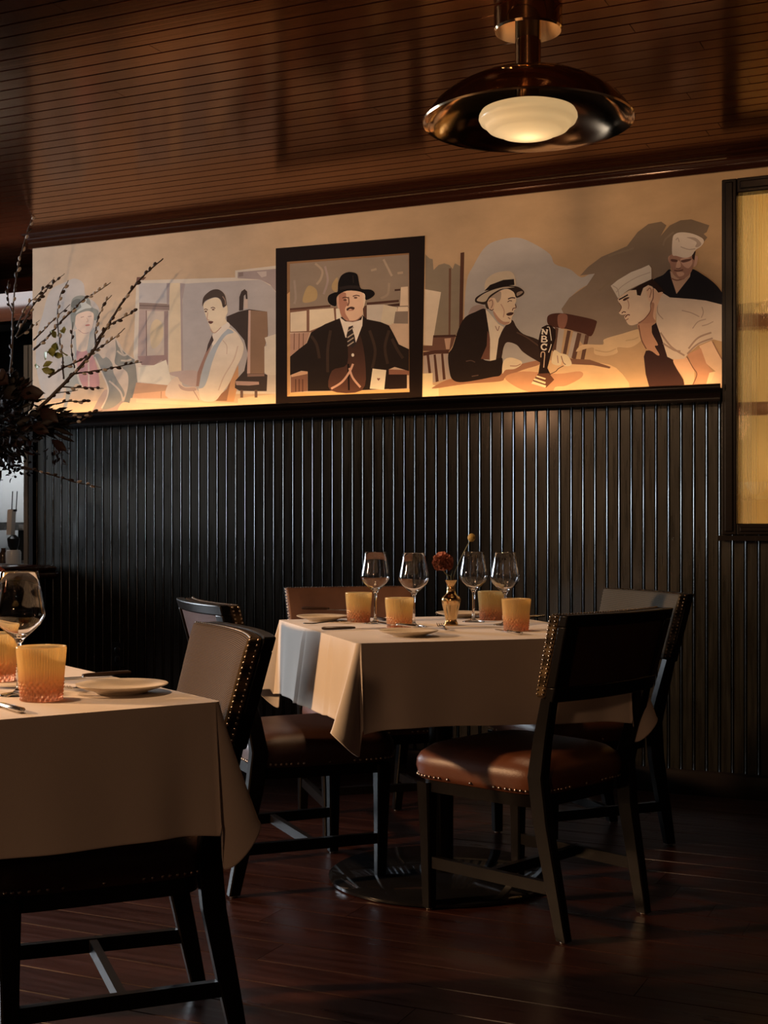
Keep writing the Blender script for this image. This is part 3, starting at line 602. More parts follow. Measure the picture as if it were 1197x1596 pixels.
P('g', [(-119, 774), (-60, 690), (10, 640), (70, 600), (130, 510), (20, 525), (80, 460), (180, 385), (300, 335), (370, 305), (450, 200), (530, 140), (625, 122), (665, 150), (622, 228), (690, 150), (770, 112), (850, 105), (985, 150), (965, 200), (942, 215), (970, 240), (945, 272), (880, 300), (700, 430), (690, 520), (600, 600), (560, 900), (480, 925), (330, 965), (200, 1000), (190, 1040), (40, 1040), (-60, 900)], (104, 79, 58), False, c2=(132, 104, 84))
for a_ in ([(230, 380), (330, 350), (420, 320)], [(640, 300), (660, 250), (720, 200)], [(160, 640), (260, 560), (340, 520)]): S('g', a_, 14, (118, 92, 70))
for q in ([(830, 580), (852, 586), (835, 730), (812, 720)], [(905, 598), (926, 602), (896, 755), (876, 748)], [(965, 612), (990, 618), (955, 775), (930, 765)], [(1013, 625), (1036, 630), (1005, 785), (983, 782)]): P('e', q, (84, 54, 41))
for q in ([(852, 586), (886, 594), (866, 742), (835, 730)], [(940, 606), (965, 612), (930, 765), (908, 757)]): P('e', q, (158, 132, 114))
P('e', [(783, 525), (808, 500), (880, 496), (1000, 518), (1074, 538), (1080, 560), (1050, 632), (1000, 616), (900, 590), (800, 572)], (70, 38, 28), True); P('e', [(850, 505), (905, 508), (890, 582), (852, 576)], (126, 78, 60), True)
P('e', [(915, 768), (1040, 775), (1165, 818), (1160, 828), (1060, 808), (900, 800)], (108, 70, 52))
P('g', [(-10, 1092), (40, 1040), (190, 1040), (200, 1000), (330, 960), (470, 925), (480, 1000), (400, 1060), (300, 1060), (300, 1100), (220, 1125), (130, 1110), (120, 1062), (50, 1075)], (184, 144, 106), True)
S('g', [(130, 1080), (220, 1095), (290, 1070)], 9, (168, 128, 92)); S('g', [(360, 1010), (420, 1000), (455, 985)], 9, (170, 130, 94))
P('e', [(310, 505), (330, 460), (380, 443), (412, 462), (412, 480), (350, 495)], (140, 110, 95), True)
P('e', [(570, 535), (600, 580), (640, 620), (720, 650), (770, 690), (768, 792), (720, 780), (640, 730), (600, 686), (545, 670), (522, 700), (505, 775), (470, 775), (480, 680), (520, 590)], (48, 31, 24), True)
P('e', [(412, 470), (350, 488), (290, 520), (250, 590), (215, 700), (188, 745), (195, 840), (215, 895), (280, 910), (450, 880), (507, 862), (516, 772), (490, 766), (440, 782), (395, 765), (420, 700), (440, 640), (430, 560)], DK, True)
P('e', [(425, 600), (442, 640), (437, 775), (385, 770), (420, 690)], (98, 59, 44))
S('e', [(295, 785), (325, 780), (350, 790)], 6, (72, 50, 40)); S('e', [(330, 875), (370, 868)], 6, (80, 56, 45)); S('e', [(600, 610), (660, 640), (730, 690)], 8, (74, 49, 37))
P('e', [(413, 472), (432, 488), (490, 560), (522, 578), (492, 650), (475, 775), (440, 782), (440, 650), (427, 560)], (194, 163, 134)); S('e', [(472, 572), (486, 600), (496, 572)], 5, (140, 100, 78))
P('e', [(425, 425), (440, 398), (480, 368), (560, 347), (590, 380), (597, 420), (590, 440), (597, 465), (583, 478), (582, 500), (570, 522), (565, 552), (530, 566), (490, 545), (460, 482), (432, 468)], (198, 158, 124), True)
P('e', [(460, 480), (490, 520), (520, 545), (560, 548), (530, 566), (490, 548), (465, 510)], (160, 112, 86), True)
P('e', [(438, 402), (500, 362), (505, 405), (485, 432), (468, 404)], (150, 120, 98), True); P('e', [(412, 428), (440, 388), (428, 420), (434, 468), (416, 462)], (58, 39, 30), True)
P('e', [(424, 418), (445, 402), (466, 425), (461, 468), (441, 476), (428, 450)], (188, 145, 114), True); S('e', [(434, 425), (450, 415), (456, 440), (446, 465)], 5, (128, 86, 66)); S('e', [(436, 470), (450, 478), (462, 470)], 5, (84, 54, 42))
S('e', [(548, 410), (570, 402), (592, 404)], 7, (60, 38, 29)); S('e', [(545, 428), (558, 420), (572, 422)], 5, (90, 58, 44)); S('e', [(592, 440), (596, 462), (580, 466), (574, 480)], 5, (84, 52, 40)); P('e', [(538, 500), (560, 490), (582, 492), (572, 506), (548, 510)], (64, 36, 28), True); S('e', [(505, 440), (525, 480), (520, 520)], 6, (172, 126, 98)); S('e', [(548, 520), (562, 530)], 5, (110, 72, 55))
P('e', [(408, 352), (414, 300), (450, 264), (500, 246), (560, 243), (588, 275), (588, 335), (500, 345), (430, 375)], (176, 145, 116), True)
P('e', [(350, 425), (356, 400), (400, 372), (460, 346), (530, 330), (590, 332), (625, 345), (646, 368), (632, 390), (598, 402), (582, 368), (540, 348), (500, 360), (440, 402), (414, 442), (370, 436)], (44, 29, 22), True)
P('e', [(362, 412), (400, 380), (460, 354), (530, 337), (588, 338), (560, 342), (500, 352), (440, 388), (412, 424), (372, 424)], (165, 136, 110), True); P('e', [(602, 372), (630, 362), (636, 372), (604, 392)], (130, 100, 80), True)
P('e', [(405, 362), (440, 325), (520, 295), (584, 290), (587, 326), (530, 331), (460, 350)], (30, 20, 16))
P('e', [(514, 858), (520, 785), (560, 762), (618, 778), (632, 800), (590, 830), (535, 836)], (202, 164, 130), True); S('e', [(560, 812), (600, 812), (625, 800)], 5, (150, 104, 80))
P('e', [(810, 790), (825, 718), (862, 735), (905, 748), (930, 790), (925, 810), (890, 812), (872, 782), (866, 806), (840, 808)], (202, 164, 128), True); S('e', [(868, 752), (880, 790), (895, 805)], 5, (110, 70, 54)); S('e', [(845, 750), (850, 795)], 5, (140, 96, 74))
S('f', [(985, 1335), (1060, 1300), (1090, 1268), (1150, 1235)], 8, (70, 40, 28))
P('f', [(905, 800), (960, 772), (1010, 778), (1062, 830), (1062, 920), (1020, 1050), (985, 1200), (968, 1260), (1005, 1335), (865, 1325), (885, 1200), (880, 1100), (860, 980), (880, 880)], (36, 22, 17)); P('f', [(860, 1325), (985, 1318), (1045, 1392), (955, 1482), (785, 1432)], (92, 53, 36))
for q in ([(848, 1343), (950, 1376), (944, 1392), (840, 1360)], [(820, 1374), (950, 1420), (944, 1440), (812, 1396)], [(802, 1408), (956, 1460), (944, 1482), (785, 1436)]): P('f', q, (216, 172, 130))
WH = (214, 178, 144)
S('f', [(965, 798), (990, 802), (1002, 870), (1013, 950)], 9, WH); S('f', [(1012, 990), (998, 1040), (980, 1085)], 9, WH)
S('f', [(895, 1140), (898, 1090), (920, 1078), (938, 1095), (932, 1180), (926, 1255)], 11, (180, 140, 110))
# letters on the microphone, top to bottom
S('f', [(918, 822), (908, 876)], 17, WH, False); S('f', [(966, 828), (956, 882)], 17, WH, False); S('f', [(916, 824), (958, 880)], 17, WH, False); S('f', [(900, 874), (922, 878)], 9, WH, False); S('f', [(902, 820), (926, 822)], 9, WH, False); S('f', [(952, 826), (976, 830)], 9, WH, False)
S('f', [(910, 900), (904, 962)], 17, WH, False); S('f', [(900, 900), (935, 901), (955, 914), (940, 930), (912, 930)], 13, WH); S('f', [(912, 931), (945, 934), (964, 950), (945, 964), (896, 962)], 13, WH)
S('f', [(958, 1006), (942, 990), (912, 996), (900, 1020), (912, 1046), (938, 1054), (958, 1040)], 16, WH); S('f', [(962, 986), (958, 1012)], 9, WH, False)
# --- two sailors
P('g', [(560, 565), (640, 520), (695, 480), (740, 600), (830, 520), (858, 476), (940, 520), (1020, 580), (1072, 640), (1092, 690), (1092, 755), (960, 730), (860, 720), (690, 710), (590, 660)], (27, 22, 23), True)
P('g', [(692, 490), (700, 540), (740, 662), (840, 535), (850, 478), (780, 545)], (170, 126, 98)); S('g', [(700, 545), (745, 560), (800, 545)], 10, (120, 76, 58))
P('g', [(677, 392), (690, 376), (700, 400), (697, 432), (684, 424)], (162, 114, 88), True); P('g', [(868, 385), (890, 378), (900, 392), (888, 450), (862, 455)], (172, 124, 98), True)
P('g', [(690, 375), (780, 360), (872, 370), (870, 440), (842, 510), (785, 552), (732, 532), (702, 480)], (146, 98, 76), True)
P('g', [(770, 400), (840, 395), (858, 430), (830, 470), (790, 450)], (178, 128, 102), True); P('g', [(748, 415), (768, 425), (770, 462), (735, 468)], (182, 132, 104), True); P('g', [(740, 500), (790, 500), (795, 520), (760, 532)], (180, 130, 102), True)
P('g', [(700, 402), (745, 408), (742, 424), (704, 420)], (84, 50, 40), True); P('g', [(775, 412), (845, 398), (842, 414), (790, 428)], (90, 56, 44), True); S('g', [(722, 486), (755, 490), (790, 482)], 8, (90, 50, 40)); S('g', [(738, 470), (755, 474), (770, 468)], 6, (100, 62, 48))
P('g', [(856, 352), (884, 342), (872, 412), (856, 395)], (48, 30, 24))
P('g', [(708, 365), (711, 250), (730, 215), (780, 202), (860, 213), (930, 245), (944, 275), (920, 310), (882, 335), (850, 380), (800, 393), (740, 378)], (188, 157, 132), True)
P('g', [(815, 240), (880, 243), (925, 285), (905, 310), (880, 310), (890, 278), (855, 255)], (152, 122, 101), True); S('g', [(735, 260), (750, 245), (760, 275)], 7, (156, 126, 104)); S('g', [(770, 310), (830, 330), (880, 325)], 7, (156, 126, 104))
P('g', [(555, 900), (590, 875), (632, 1000), (672, 1130), (716, 1155), (742, 1220), (790, 1300), (805, 1372), (545, 1388), (510, 1260), (496, 1130), (512, 1085), (560, 1080)], (34, 22, 22), False, c2=(60, 34, 28))
P('g', [(455, 885), (580, 878), (552, 905), (560, 960), (602, 1040), (578, 1052), (612, 1112), (598, 1120), (560, 1092), (520, 1072), (480, 1010), (465, 950)], (166, 114, 86), True); S('g', [(458, 895), (478, 1000), (515, 1072)], 7, (92, 54, 42))
P('g', [(910, 1050), (1000, 1010), (1030, 1060), (1092, 1170), (1092, 1366), (960, 1345), (1032, 1240), (960, 1180)], (198, 150, 116)); S('g', [(1010, 1020), (1045, 1090), (1092, 1172)], 6, (120, 76, 58))
P('g', [(820, 1112), (922, 1066), (962, 1180), (1012, 1240), (962, 1340), (880, 1372), (855, 1372), (890, 1260)], (172, 116, 86)); P('g', [(718, 1150), (815, 1136), (868, 1220), (872, 1300), (850, 1372), (800, 1372), (795, 1300), (742, 1220)], (194, 142, 108), True); S('g', [(818, 1130), (862, 1210), (892, 1262), (862, 1340)], 7, (110, 68, 52))
P('g', [(985, 1250), (1030, 1240), (1000, 1310), (960, 1340)], (204, 158, 120))
P('g', [(600, 702), (640, 656), (690, 688), (860, 700), (960, 712), (1092, 745), (1092, 1020), (1020, 1002), (1000, 1005), (900, 1045), (822, 1115), (800, 1145), (720, 1152), (672, 1132), (632, 1000), (590, 880), (588, 770)], (186, 153, 128))
for a_ in ([(620, 950), (700, 1055), (800, 1122)], [(820, 1110), (900, 1035), (1010, 992)], [(830, 1070), (900, 990), (1000, 950)], [(640, 1030), (720, 1080), (770, 1090)]): S('g', a_, 13, (146, 112, 92))
for a_ in ([(780, 785), (850, 803), (910, 832)], [(930, 900), (970, 890), (1015, 868)], [(930, 760), (940, 800), (925, 840)], [(860, 920), (900, 870), (960, 850)], [(600, 730), (600, 800), (640, 850)]): S('g', a_, 7, (154, 121, 100))
P('g', [(568, 618), (640, 650), (620, 690), (592, 770), (582, 872), (470, 876), (545, 795), (558, 720)], (192, 144, 112)); P('g', [(470, 876), (545, 800), (556, 730), (575, 740), (565, 830), (582, 872)], (158, 106, 80), True)
P('g', [(306, 695), (380, 640), (440, 625), (470, 600), (530, 595), (568, 625), (572, 680), (555, 722), (545, 790), (500, 852), (430, 892), (385, 892), (362, 858), (350, 832), (365, 815), (330, 818), (310, 800), (330, 760), (312, 728)], (200, 158, 127), True)
P('g', [(395, 635), (470, 592), (560, 548), (595, 580), (650, 642), (605, 652), (570, 610), (530, 596), (492, 618), (472, 676), (446, 670), (440, 632)], (40, 24, 18))
P('g', [(250, 602), (300, 560), (400, 500), (480, 470), (535, 445), (553, 470), (553, 552), (470, 590), (380, 632), (303, 694), (284, 660)], (188, 160, 136)); S('g', [(290, 650), (340, 600), (440, 540), (545, 500)], 6, (164, 136, 114)); S('g', [(262, 600), (300, 625), (312, 680)], 6, (160, 132, 110))
P('g', [(512, 630), (535, 600), (566, 618), (568, 662), (550, 715), (534, 712), (520, 670)], (196, 150, 118), True); S('g', [(520, 640), (540, 618), (552, 640), (540, 690)], 7, (138, 90, 68)); S('g', [(566, 622), (566, 690), (548, 735), (545, 790), (500, 850), (455, 880)], 7, (110, 66, 50))
S('g', [(310, 705), (340, 690), (378, 668)], 10, (40, 24, 18)); P('g', [(340, 705), (362, 690), (388, 686), (378, 700), (350, 714)], (70, 42, 32), True); S('g', [(372, 700), (385, 740), (380, 775)], 7, (166, 118, 92)); S('g', [(332, 806), (346, 795), (362, 800)], 7, (84, 50, 38)); S('g', [(356, 838), (375, 818), (392, 820)], 8, (100, 56, 44)); S('g', [(362, 858), (382, 846)], 6, (130, 80, 62)); S('g', [(312, 728), (330, 762), (312, 798)], 5, (110, 68, 52))
me = bpy.data.meshes.new('mural'); me.from_pydata(mv, [], mf); me.update()
ca = me.color_attributes.new('Col', 'FLOAT_COLOR', 'POINT')
ca.data.foreach_set('color', np.array([(*c, 1.) for c in mc], dtype=np.float32).ravel())
me.materials.append(M_mural)
tag(link('mural', me), 'painted mural of sailors and hatted men above the black ledge', 'mural')
# ------------------------------------------------------------------ pendant dish lamp
LD = 3.80
lp_ = atd(823, 20, LD); LX, LY = lp_.x, lp_.y
lamp = tag(empty('ceiling_lamp', (LX, LY, 0)), 'polished bronze dish ceiling lamp with a stepped opal glass shade', 'lamp')
ZR = CAMH+(HY-187)*LD/F
k = MB(); k.lathe([(.001, CEIL), (.094, CEIL), (.098, CEIL-.004), (.098, CEIL-.058), (.094, CEIL-.064), (.001, CEIL-.064)], 48); k.obj('canopy', M_brass, lamp, True, 30)
k = MB(); k.lathe([(.001, CEIL-.06), (.037, CEIL-.06), (.037, ZR+.10), (.001, ZR+.10)], 32); k.obj('stem', M_brass, lamp, True, 30)
R_ = .298
dp = [(.03, .128), (.10, .124), (.17, .106), (.225, .078), (.265, .045), (.288, .016), (R_, 0), (R_+.004, -.004), (R_+.002, -.009), (R_-.006, -.004), (.280, .014), (.256, .043), (.216, .073), (.165, .098), (.10, .115), (.03, .119)]
k = MB(); k.lathe([(r, ZR+z) for r, z in dp], 72); k.obj('dish', M_dish, lamp, True, 60)
gp = [(.036, .036), (.118, .030), (.134, .024), (.140, .013), (.141, .004), (.136, -.007), (.124, -.012), (.121, -.019), (.114, -.027), (.100, -.032), (.092, -.035), (.080, -.042), (.05, -.048), (.02, -.0505), (.001, -.051)]
k = MB(); k.lathe([(r, ZR+z) for r, z in gp], 56); k.obj('glass_shade', M_globe, lamp, True, 80)
pl = bpy.data.lights.new('lamp_bulb', 'POINT'); pl.energy = .25; pl.color = (1, .74, .44); pl.shadow_soft_size = .012
po = bpy.data.objects.new('lamp_bulb', pl); col.objects.link(po); po.location = (LX, LY, ZR-.004)
k = MB(); k.lathe([(.001, ZR+.13), (.036, ZR+.13), (.036, ZR+.034), (.001, ZR+.034)], 24); k.obj('shade_holder', M_dish, lamp, True, 30)

# ------------------------------------------------------------------ dining chair (built once, copied)
BZ0, BZ1, BHW = .628, .850, .244
def ylean(z): return -.185-(z-.42)*.26
def yc(x, z): return ylean(z)-.030*(1-(x/BHW)**2)
def slab(mb, x0, x1, z0, z1, o0, o1, nx=14, nz=5, bulge=0., ez=0.):
    def pt(i, j, off, bl):
        u, v = i/nx, j/nz; x = x0+(x1-x0)*u; z = z0+(z1-z0)*v
        e = (1-abs(2*u-1)**8)*(1-abs(2*v-1)**8)
        xs = x*(1-.055*(BZ1-z)/(BZ1-BZ0))
        return (xs, yc(x, z)+off+(bl*e if bl else 0), z)
    o = len(mb.v)
    for off, bl in ((o0, 0.), (o1, bulge)):
        for j in range(nz+1):
            for i in range(nx+1): mb.v.append(pt(i, j, off, bl))
    n = (nx+1)*(nz+1); idx = lambda s, i, j: o+s*n+j*(nx+1)+i
    for j in range(nz):
        for i in range(nx):
            mb.f.append((idx(0, i, j), idx(0, i+1, j), idx(0, i+1, j+1), idx(0, i, j+1)))
            mb.f.append((idx(1, i, j+1), idx(1, i+1, j+1), idx(1, i+1, j), idx(1, i, j)))
    for i in range(nx):
        mb.f.append((idx(0, i+1, 0), idx(0, i, 0), idx(1, i, 0), idx(1, i+1, 0)))
        mb.f.append((idx(0, i, nz), idx(0, i+1, nz), idx(1, i+1, nz), idx(1, i, nz)))
    for j in range(nz):
        mb.f.append((idx(0, 0, j), idx(0, 0, j+1), idx(1, 0, j+1), idx(1, 0, j)))
        mb.f.append((idx(0, nx, j+1), idx(0, nx, j), idx(1, nx, j), idx(1, nx, j+1)))
def seat_outline(g=0., n=60):
    pts = []
    for i in range(n):
        a = 2*PI*i/n; c, s = math.cos(a), math.sin(a); ex = 2/7.
        x = abs(c)**ex*math.copysign(1, c); y = abs(s)**ex*math.copysign(1, s)
        yy = .022+y*(.222-g)+(.012*(1-x*x) if y > .5 else 0)
        hw = .208+.028*(yy+.2)/.44
        pts.append((x*(hw-g), yy))
    return pts
def dome(mb, p, n, r=.0048):
    n = Vector(n).normalized(); t = n.cross(Vector((0, .1, 1))).normalized(); b_ = n.cross(t); p = Vector(p)
    o = len(mb.v)
    for q, h in ((1., 0.), (.75, .55)):
        for i in range(6): mb.v.append(tuple(p+(t*math.cos(i*PI/3)+b_*math.sin(i*PI/3))*r*q+n*r*h))
    mb.v.append(tuple(p+n*r*.8))
    for i in range(6):
        j = (i+1) % 6; mb.f.append((o+i, o+j, o+6+j, o+6+i)); mb.f.append((o+6+i, o+6+j, o+12))
CH = []
SL = {}
def cp_(name, mb, m_, smooth=False, angle=None):
    ph = m_ if isinstance(m_, str) else None
    me_ = mb.mesh(name, M_leath if ph else m_, smooth, angle); CH.append((name, me_)); SL[me_.name] = ph
k = MB(); rings = []
for g, z in ((.016, .366), (.004, .372), (.0, .385), (-.004, .405), (-.002, .425), (.006, .441), (.020, .452), (.045, .460), (.085, .466), (.13, .469), (.18, .471)):
    o_ = seat_outline(g); cx, cy = 0, .022
    if g > .03: o_ = [((x)*1., y) for x, y in [(px_*(1-(g-.02)/.5), .022+(py_-.022)*(1-(g-.02)/.5)) for px_, py_ in seat_outline(.02)]]
    rings.append([(x, y, z) for x, y in o_])
k.loft(rings); cp_('seat', k, 'SEAT', True, 75)
k = MB(); k.loft([[(x, y, z) for x, y in seat_outline(.014)] for z in (.335, .368)]); cp_('seat_rail', k, M_wood, True, 40)
for s in (-1, 1):
    k = MB(); k.sect([(s*.198, .196, 0.006, .030, .030), (s*.200, .198, .2, .036, .036), (s*.203, .200, .36, .046, .046)]); cp_('leg', k, M_wood)
for s in (-1, 1):
    k = MB(); k.sect([(s*.183, -.262, .006, .030, .034), (s*.187, -.235, .14, .034, .042), (s*.192, -.203, .30, .036, .048), (s*.198, -.190, .42, .036, .050), (s*.207, -.212, .52, .035, .044), (s*.214, -.240, .632, .034, .036)]); cp_('leg', k, M_wood)
for x, y in ((-.198, .196), (.198, .196), (-.183, -.262), (.183, -.262)):
    k = MB(); k.lathe([(.001, 0), (.010, 0), (.011, .003), (.009, .0065), (.001, .0065)], 10, (x, y, 0)); cp_('glide', k, M_nail, True)
for s in (-1, 1):
    k = MB(); k.bar((s*.199, .19, .135), (s*.187, -.235, .135), .018, .032); cp_('stretcher', k, M_wood)
k = MB(); k.bar((-.192, -.02, .135), (.192, -.02, .135), .018, .028); cp_('stretcher', k, M_wood)
k = MB(); slab(k, -BHW, BHW, BZ0+.006, BZ1, .004, .036, 16, 8, .014); cp_('back_cushion', k, 'BACK', True, 50)
k = MB(); slab(k, -BHW, BHW, BZ1-.030, BZ1+.001, -.024, .004, 16, 2); slab(k, -BHW, BHW, BZ0-.004, BZ0+.036, -.024, .004, 16, 2)
for s in (-1, 1): slab(k, s*BHW if s < 0 else BHW-.044, -BHW+.044 if s < 0 else BHW, BZ0+.034, BZ1-.028, -.024, .004, 3, 6)
cp_('back_frame', k, M_wood, True, 35)
k = MB(); slab(k, -BHW+.040, BHW-.040, BZ0+.034, BZ1-.028, -.016, .003, 12, 5); cp_('outer_panel', k, 'OUT', True, 50)
k = MB()
ol = seat_outline(-.001, 240); acc = 0; last = None
for i in range(241):
    x, y = ol[i % 240]
    if last is None or math.hypot(x-last[0], y-last[1]) > .0128:
        x2, y2 = ol[(i+1) % 240]; dome(k, (x, y, .380), (y2-y, -(x2-x), 0), .0042); last = (x, y)
for s in (-1, 1):
    for off in (.012, .030):
        z = BZ0+.016
        while z < BZ1-.004:
            xs = s*(BHW*(1-.055*(BZ1-z)/(BZ1-BZ0))+.0008); dome(k, (xs, yc(BHW, z)+off, z), (s, 0, 0), .0034); z += .0112
x = -BHW+.008
while x < BHW:
    dome(k, (x, yc(x, BZ1)+.030, BZ1+.0005), (0, 0, 1), .0036); x += .0105
cp_('nailhead_trim', k, M_nail, True)
def chair(X, Z, fx, fz, label, seat=M_leath, back=M_weave, out=M_leath):
    r = tag(empty('dining_chair', cw(X, Z), heading(fx, fz)), label, 'chair', 'studded dining chairs around the two tables')
    for name, me_ in CH:
        o = link(name, me_, r)
        mm = {'SEAT': seat, 'BACK': back, 'OUT': out}.get(SL.get(me_.name))
        if mm is not None: o.material_slots[0].link = 'OBJECT'; o.material_slots[0].material = mm
        if name == 'nailhead_trim': o['kind'] = 'stuff'
        if name.startswith('back_'): md = o.modifiers.new('bevel', 'BEVEL'); md.width = .006 if name == 'back_cushion' else .004; md.segments = 2; md.limit_method = 'ANGLE'; md.angle_limit = math.radians(50)
    return r
chair(.406, 3.742, -.71, .70, 'brown leather chair seen from behind, at the table with the brass vase', out=M_dleath)
chair(-.605, 2.80, -.93, -.36, 'chair with tan woven backrest tucked under the table with the bread plate', seat=M_dleath)
chair(-.054, 4.742, .28, -.96, 'chair with plain tan backrest between the vase table and the panelled wall', back=M_tan)
chair(.655, 4.57, -.93, -.37, 'chair with woven backrest coloured for daylight sheen, standing before the dark panelling', back=M_weave_sheen)
chair(-.27, 4.13, .92, .40, 'dark leather chair mostly hidden behind the tan woven backrest', seat=M_dleath, out=M_dleath)
chair(1.70, 4.56, -.8, -.6, 'leather seated chair standing apart from both tables, near the reeded window')

# ------------------------------------------------------------------ tables and cloths
TZ = .765
def table(cx, cz, ang, W_, D_, label):
    v = RT*math.cos(ang)+FW*math.sin(ang); rz = math.atan2(v.y, v.x)
    p = cw(cx, cz)
    t = tag(empty('dining_table', p, rz), label, 'table', 'cloth covered dining tables')
    k = MB(); k.box((0, 0, TZ-.018), (W_-.008, D_-.008, .028)); k.obj('tabletop', M_wood, t)
    k = MB(); k.lathe([(.001, .02), (.05, .02), (.045, .035), (.038, .05), (.038, TZ-.06), (.09, TZ-.045), (.09, TZ-.032), (.001, TZ-.032)], 24); k.obj('column', M_wood, t, True, 35)
    k = MB(); k.lathe([(.001, 0), (.335, 0), (.345, .004), (.345, .012), (.335, .018), (.05, .026), (.001, .026)], 48); k.obj('base_plate', mat('polished_black_base', (.008, .008, .009), .07, spec=.7, noise=.1), t, True, 35)
    return p, rz
def cloth(p, rz, W_, D_, label, seed=1, over=.226, tip=.296, crease=()):
    rg2 = random.Random(seed); hw, hd = W_/2, D_/2; r = .010
    per = []                      # (x, y, nx, ny, corner 0..1, dist to nearest corner, side, s)
    sides = [((-hw, -hd), (1, 0), (0, -1), W_), ((hw, -hd), (0, 1), (1, 0), D_), ((hw, hd), (-1, 0), (0, 1), W_), ((-hw, hd), (0, -1), (-1, 0), D_)]
    for si, ((x0, y0), (dx, dy), (nx, ny), L_) in enumerate(sides):
        n = 90
        for i in range(n):
            s = r+(L_-2*r)*i/(n-1); per.append((x0+dx*s, y0+dy*s, nx, ny, 0., min(s, L_-s), si, s/L_, 0., 0.))
        cx_, cy_ = x0+dx*(L_-r)-nx*r, y0+dy*(L_-r)-ny*r
        for j in range(1, 32):
            a = PI/2*j/32; ux, uy = nx*math.cos(a)+dx*math.sin(a), ny*math.cos(a)+dy*math.sin(a)
            f = j/32; g = f if si in (0, 2) else 1-f      # g: 0 on the front/back side, 1 on the lateral side
            pk = lambda g, m_: math.sin(PI*(g/(2*m_) if g < m_ else .5+(g-m_)/(2*(1-m_))))
            per.append((cx_+ux*r, cy_+uy*r, ux, uy, math.sin(2*a), 0., si, 1.+f, pk(g, .84)**1.5, pk(g, .24)**2.2))
    ph = [rg2.uniform(0, 6) for _ in range(8)]
    rings = []
    T = [(-.006, .0), (0., .0015), (.012, .010), (.03, .03), (.1, .1), (.2, .2), (.35, .35), (.5, .5), (.65, .65), (.8, .8), (.9, .9), (.965, .965), (.985, .985), (1., 1.)]
    for ti, (t, q) in enumerate(T):
        ring = []
        for x, y, nx, ny, c, dc, si, s, bul, drp in per:
            if t < 0: ring.append((x-nx*.006, y-ny*.006, TZ+.0015)); continue
            w = math.exp(-(dc/.07)**2) if c == 0 else 1.
            out = .003+q*.022*(1-.95*drp) + q*.006*math.sin(s*9+ph[si])*(1-w) + q*.004*math.sin(s*23+ph[si+4])*(1-w)
            out += q**1.15*.055*bul
            if c == 0: out -= q*.012*math.exp(-((dc-.075)/.045)**2)
            for cs, cpos, amp in crease:
                if cs == si: out += amp*min(1, q*6)*math.exp(-((s-cpos)/.010)**2) - amp*.8*min(1, q*6)*math.exp(-((s-cpos-.022)/.012)**2)
            drop = over*q*(1+(tip/over-1)*drp - .02*(1-c)*math.sin(s*5+ph[si]))
            if c == 0: drop += q*.018*math.exp(-dc/.09)
            if ti >= 12: out += .0012
            ring.append((x+nx*out, y+ny*out, TZ+.0015-drop))
        rings.append(ring)
    k = MB(); k.loft(rings[::-1], cap=False)
    n = len(per); k.f.append(tuple(len(k.v)-n+i for i in range(n)))
    o = k.obj('tablecloth', M_cloth, None, True, 60, p, rz)
    md = o.modifiers.new('thickness', 'SOLIDIFY'); md.thickness = .0012; md.offset = 1
    return tag(o, label, 'tablecloth', 'ivory tablecloths')
A1 = math.radians(16.9)
BX, BZt, BWd, BDp = .175, 4.08, .80, .95
p, rz = table(BX, BZt, A1, BWd, BDp, 'pedestal dining table under the ivory cloth with the brass vase')
cloth(p, rz, BWd, BDp, 'ivory tablecloth draped over the table with the brass flower vase', 3, crease=((3, .38, .006), (3, .72, .005)))
A2 = math.radians(34.5)
u = (math.cos(A2), math.sin(A2)); v_ = (-math.sin(A2), math.cos(A2)); FWt, FDt = .76, .76
fc = (-.29, 2.33)
FXc, FZc = fc[0]-u[0]*FWt/2+v_[0]*FDt/2, fc[1]-u[1]*FWt/2+v_[1]*FDt/2
p2, rz2 = table(FXc, FZc, A2, FWt, FDt, 'pedestal dining table under the ivory cloth with the bread plate at its corner')
cloth(p2, rz2, FWt, FDt, 'ivory tablecloth whose near corner hangs beside the tan woven chair', 8, .214, .292)
TOPZ = TZ+.0030
def ot(px, py, z=TOPZ): return onz(px, py, z)

# ------------------------------------------------------------------ wine glasses, tumblers
gpf = [(.001, .0), (.036, .0), (.037, .0012), (.030, .003), (.012, .006), (.0055, .012), (.0042, .03), (.0040, .07), (.0046, .094), (.010, .104), (.024, .116), (.039, .130), (.0465, .142), (.0475, .150), (.0455, .163), (.040, .192), (.0345, .2265), (.0338, .228), (.0331, .2265), (.0386, .192), (.0440, .163), (.0460, .150), (.045, .143), (.0375, .1315), (.0225, .1185), (.008, .108), (.001, .1065)]
k = MB(); k.lathe(gpf, 40); gm = k.mesh('wine_glass', M_glass, True)
def glass(px, py, label, s=1.):
    o = link('wine_glass', gm, None, ot(px, py)); o.scale = (s, s, s); return tag(o, label, 'glass', 'empty wine glasses')
glass(585, 971.5, 'empty wine glass beside the tumbler of the plate with the dark knife')
glass(645, 976.5, 'empty wine glass close behind the tumbler of the plate with the butter knife')
glass(738, 969, 'empty wine glass under the round yellow bud of the brass vase')
glass(787, 974, 'empty wine glass behind the tumbler that has a silver knife before it')
glass(30, 1083, 'large empty wine glass on the table with the bread plate', .985)
TH_ = .095
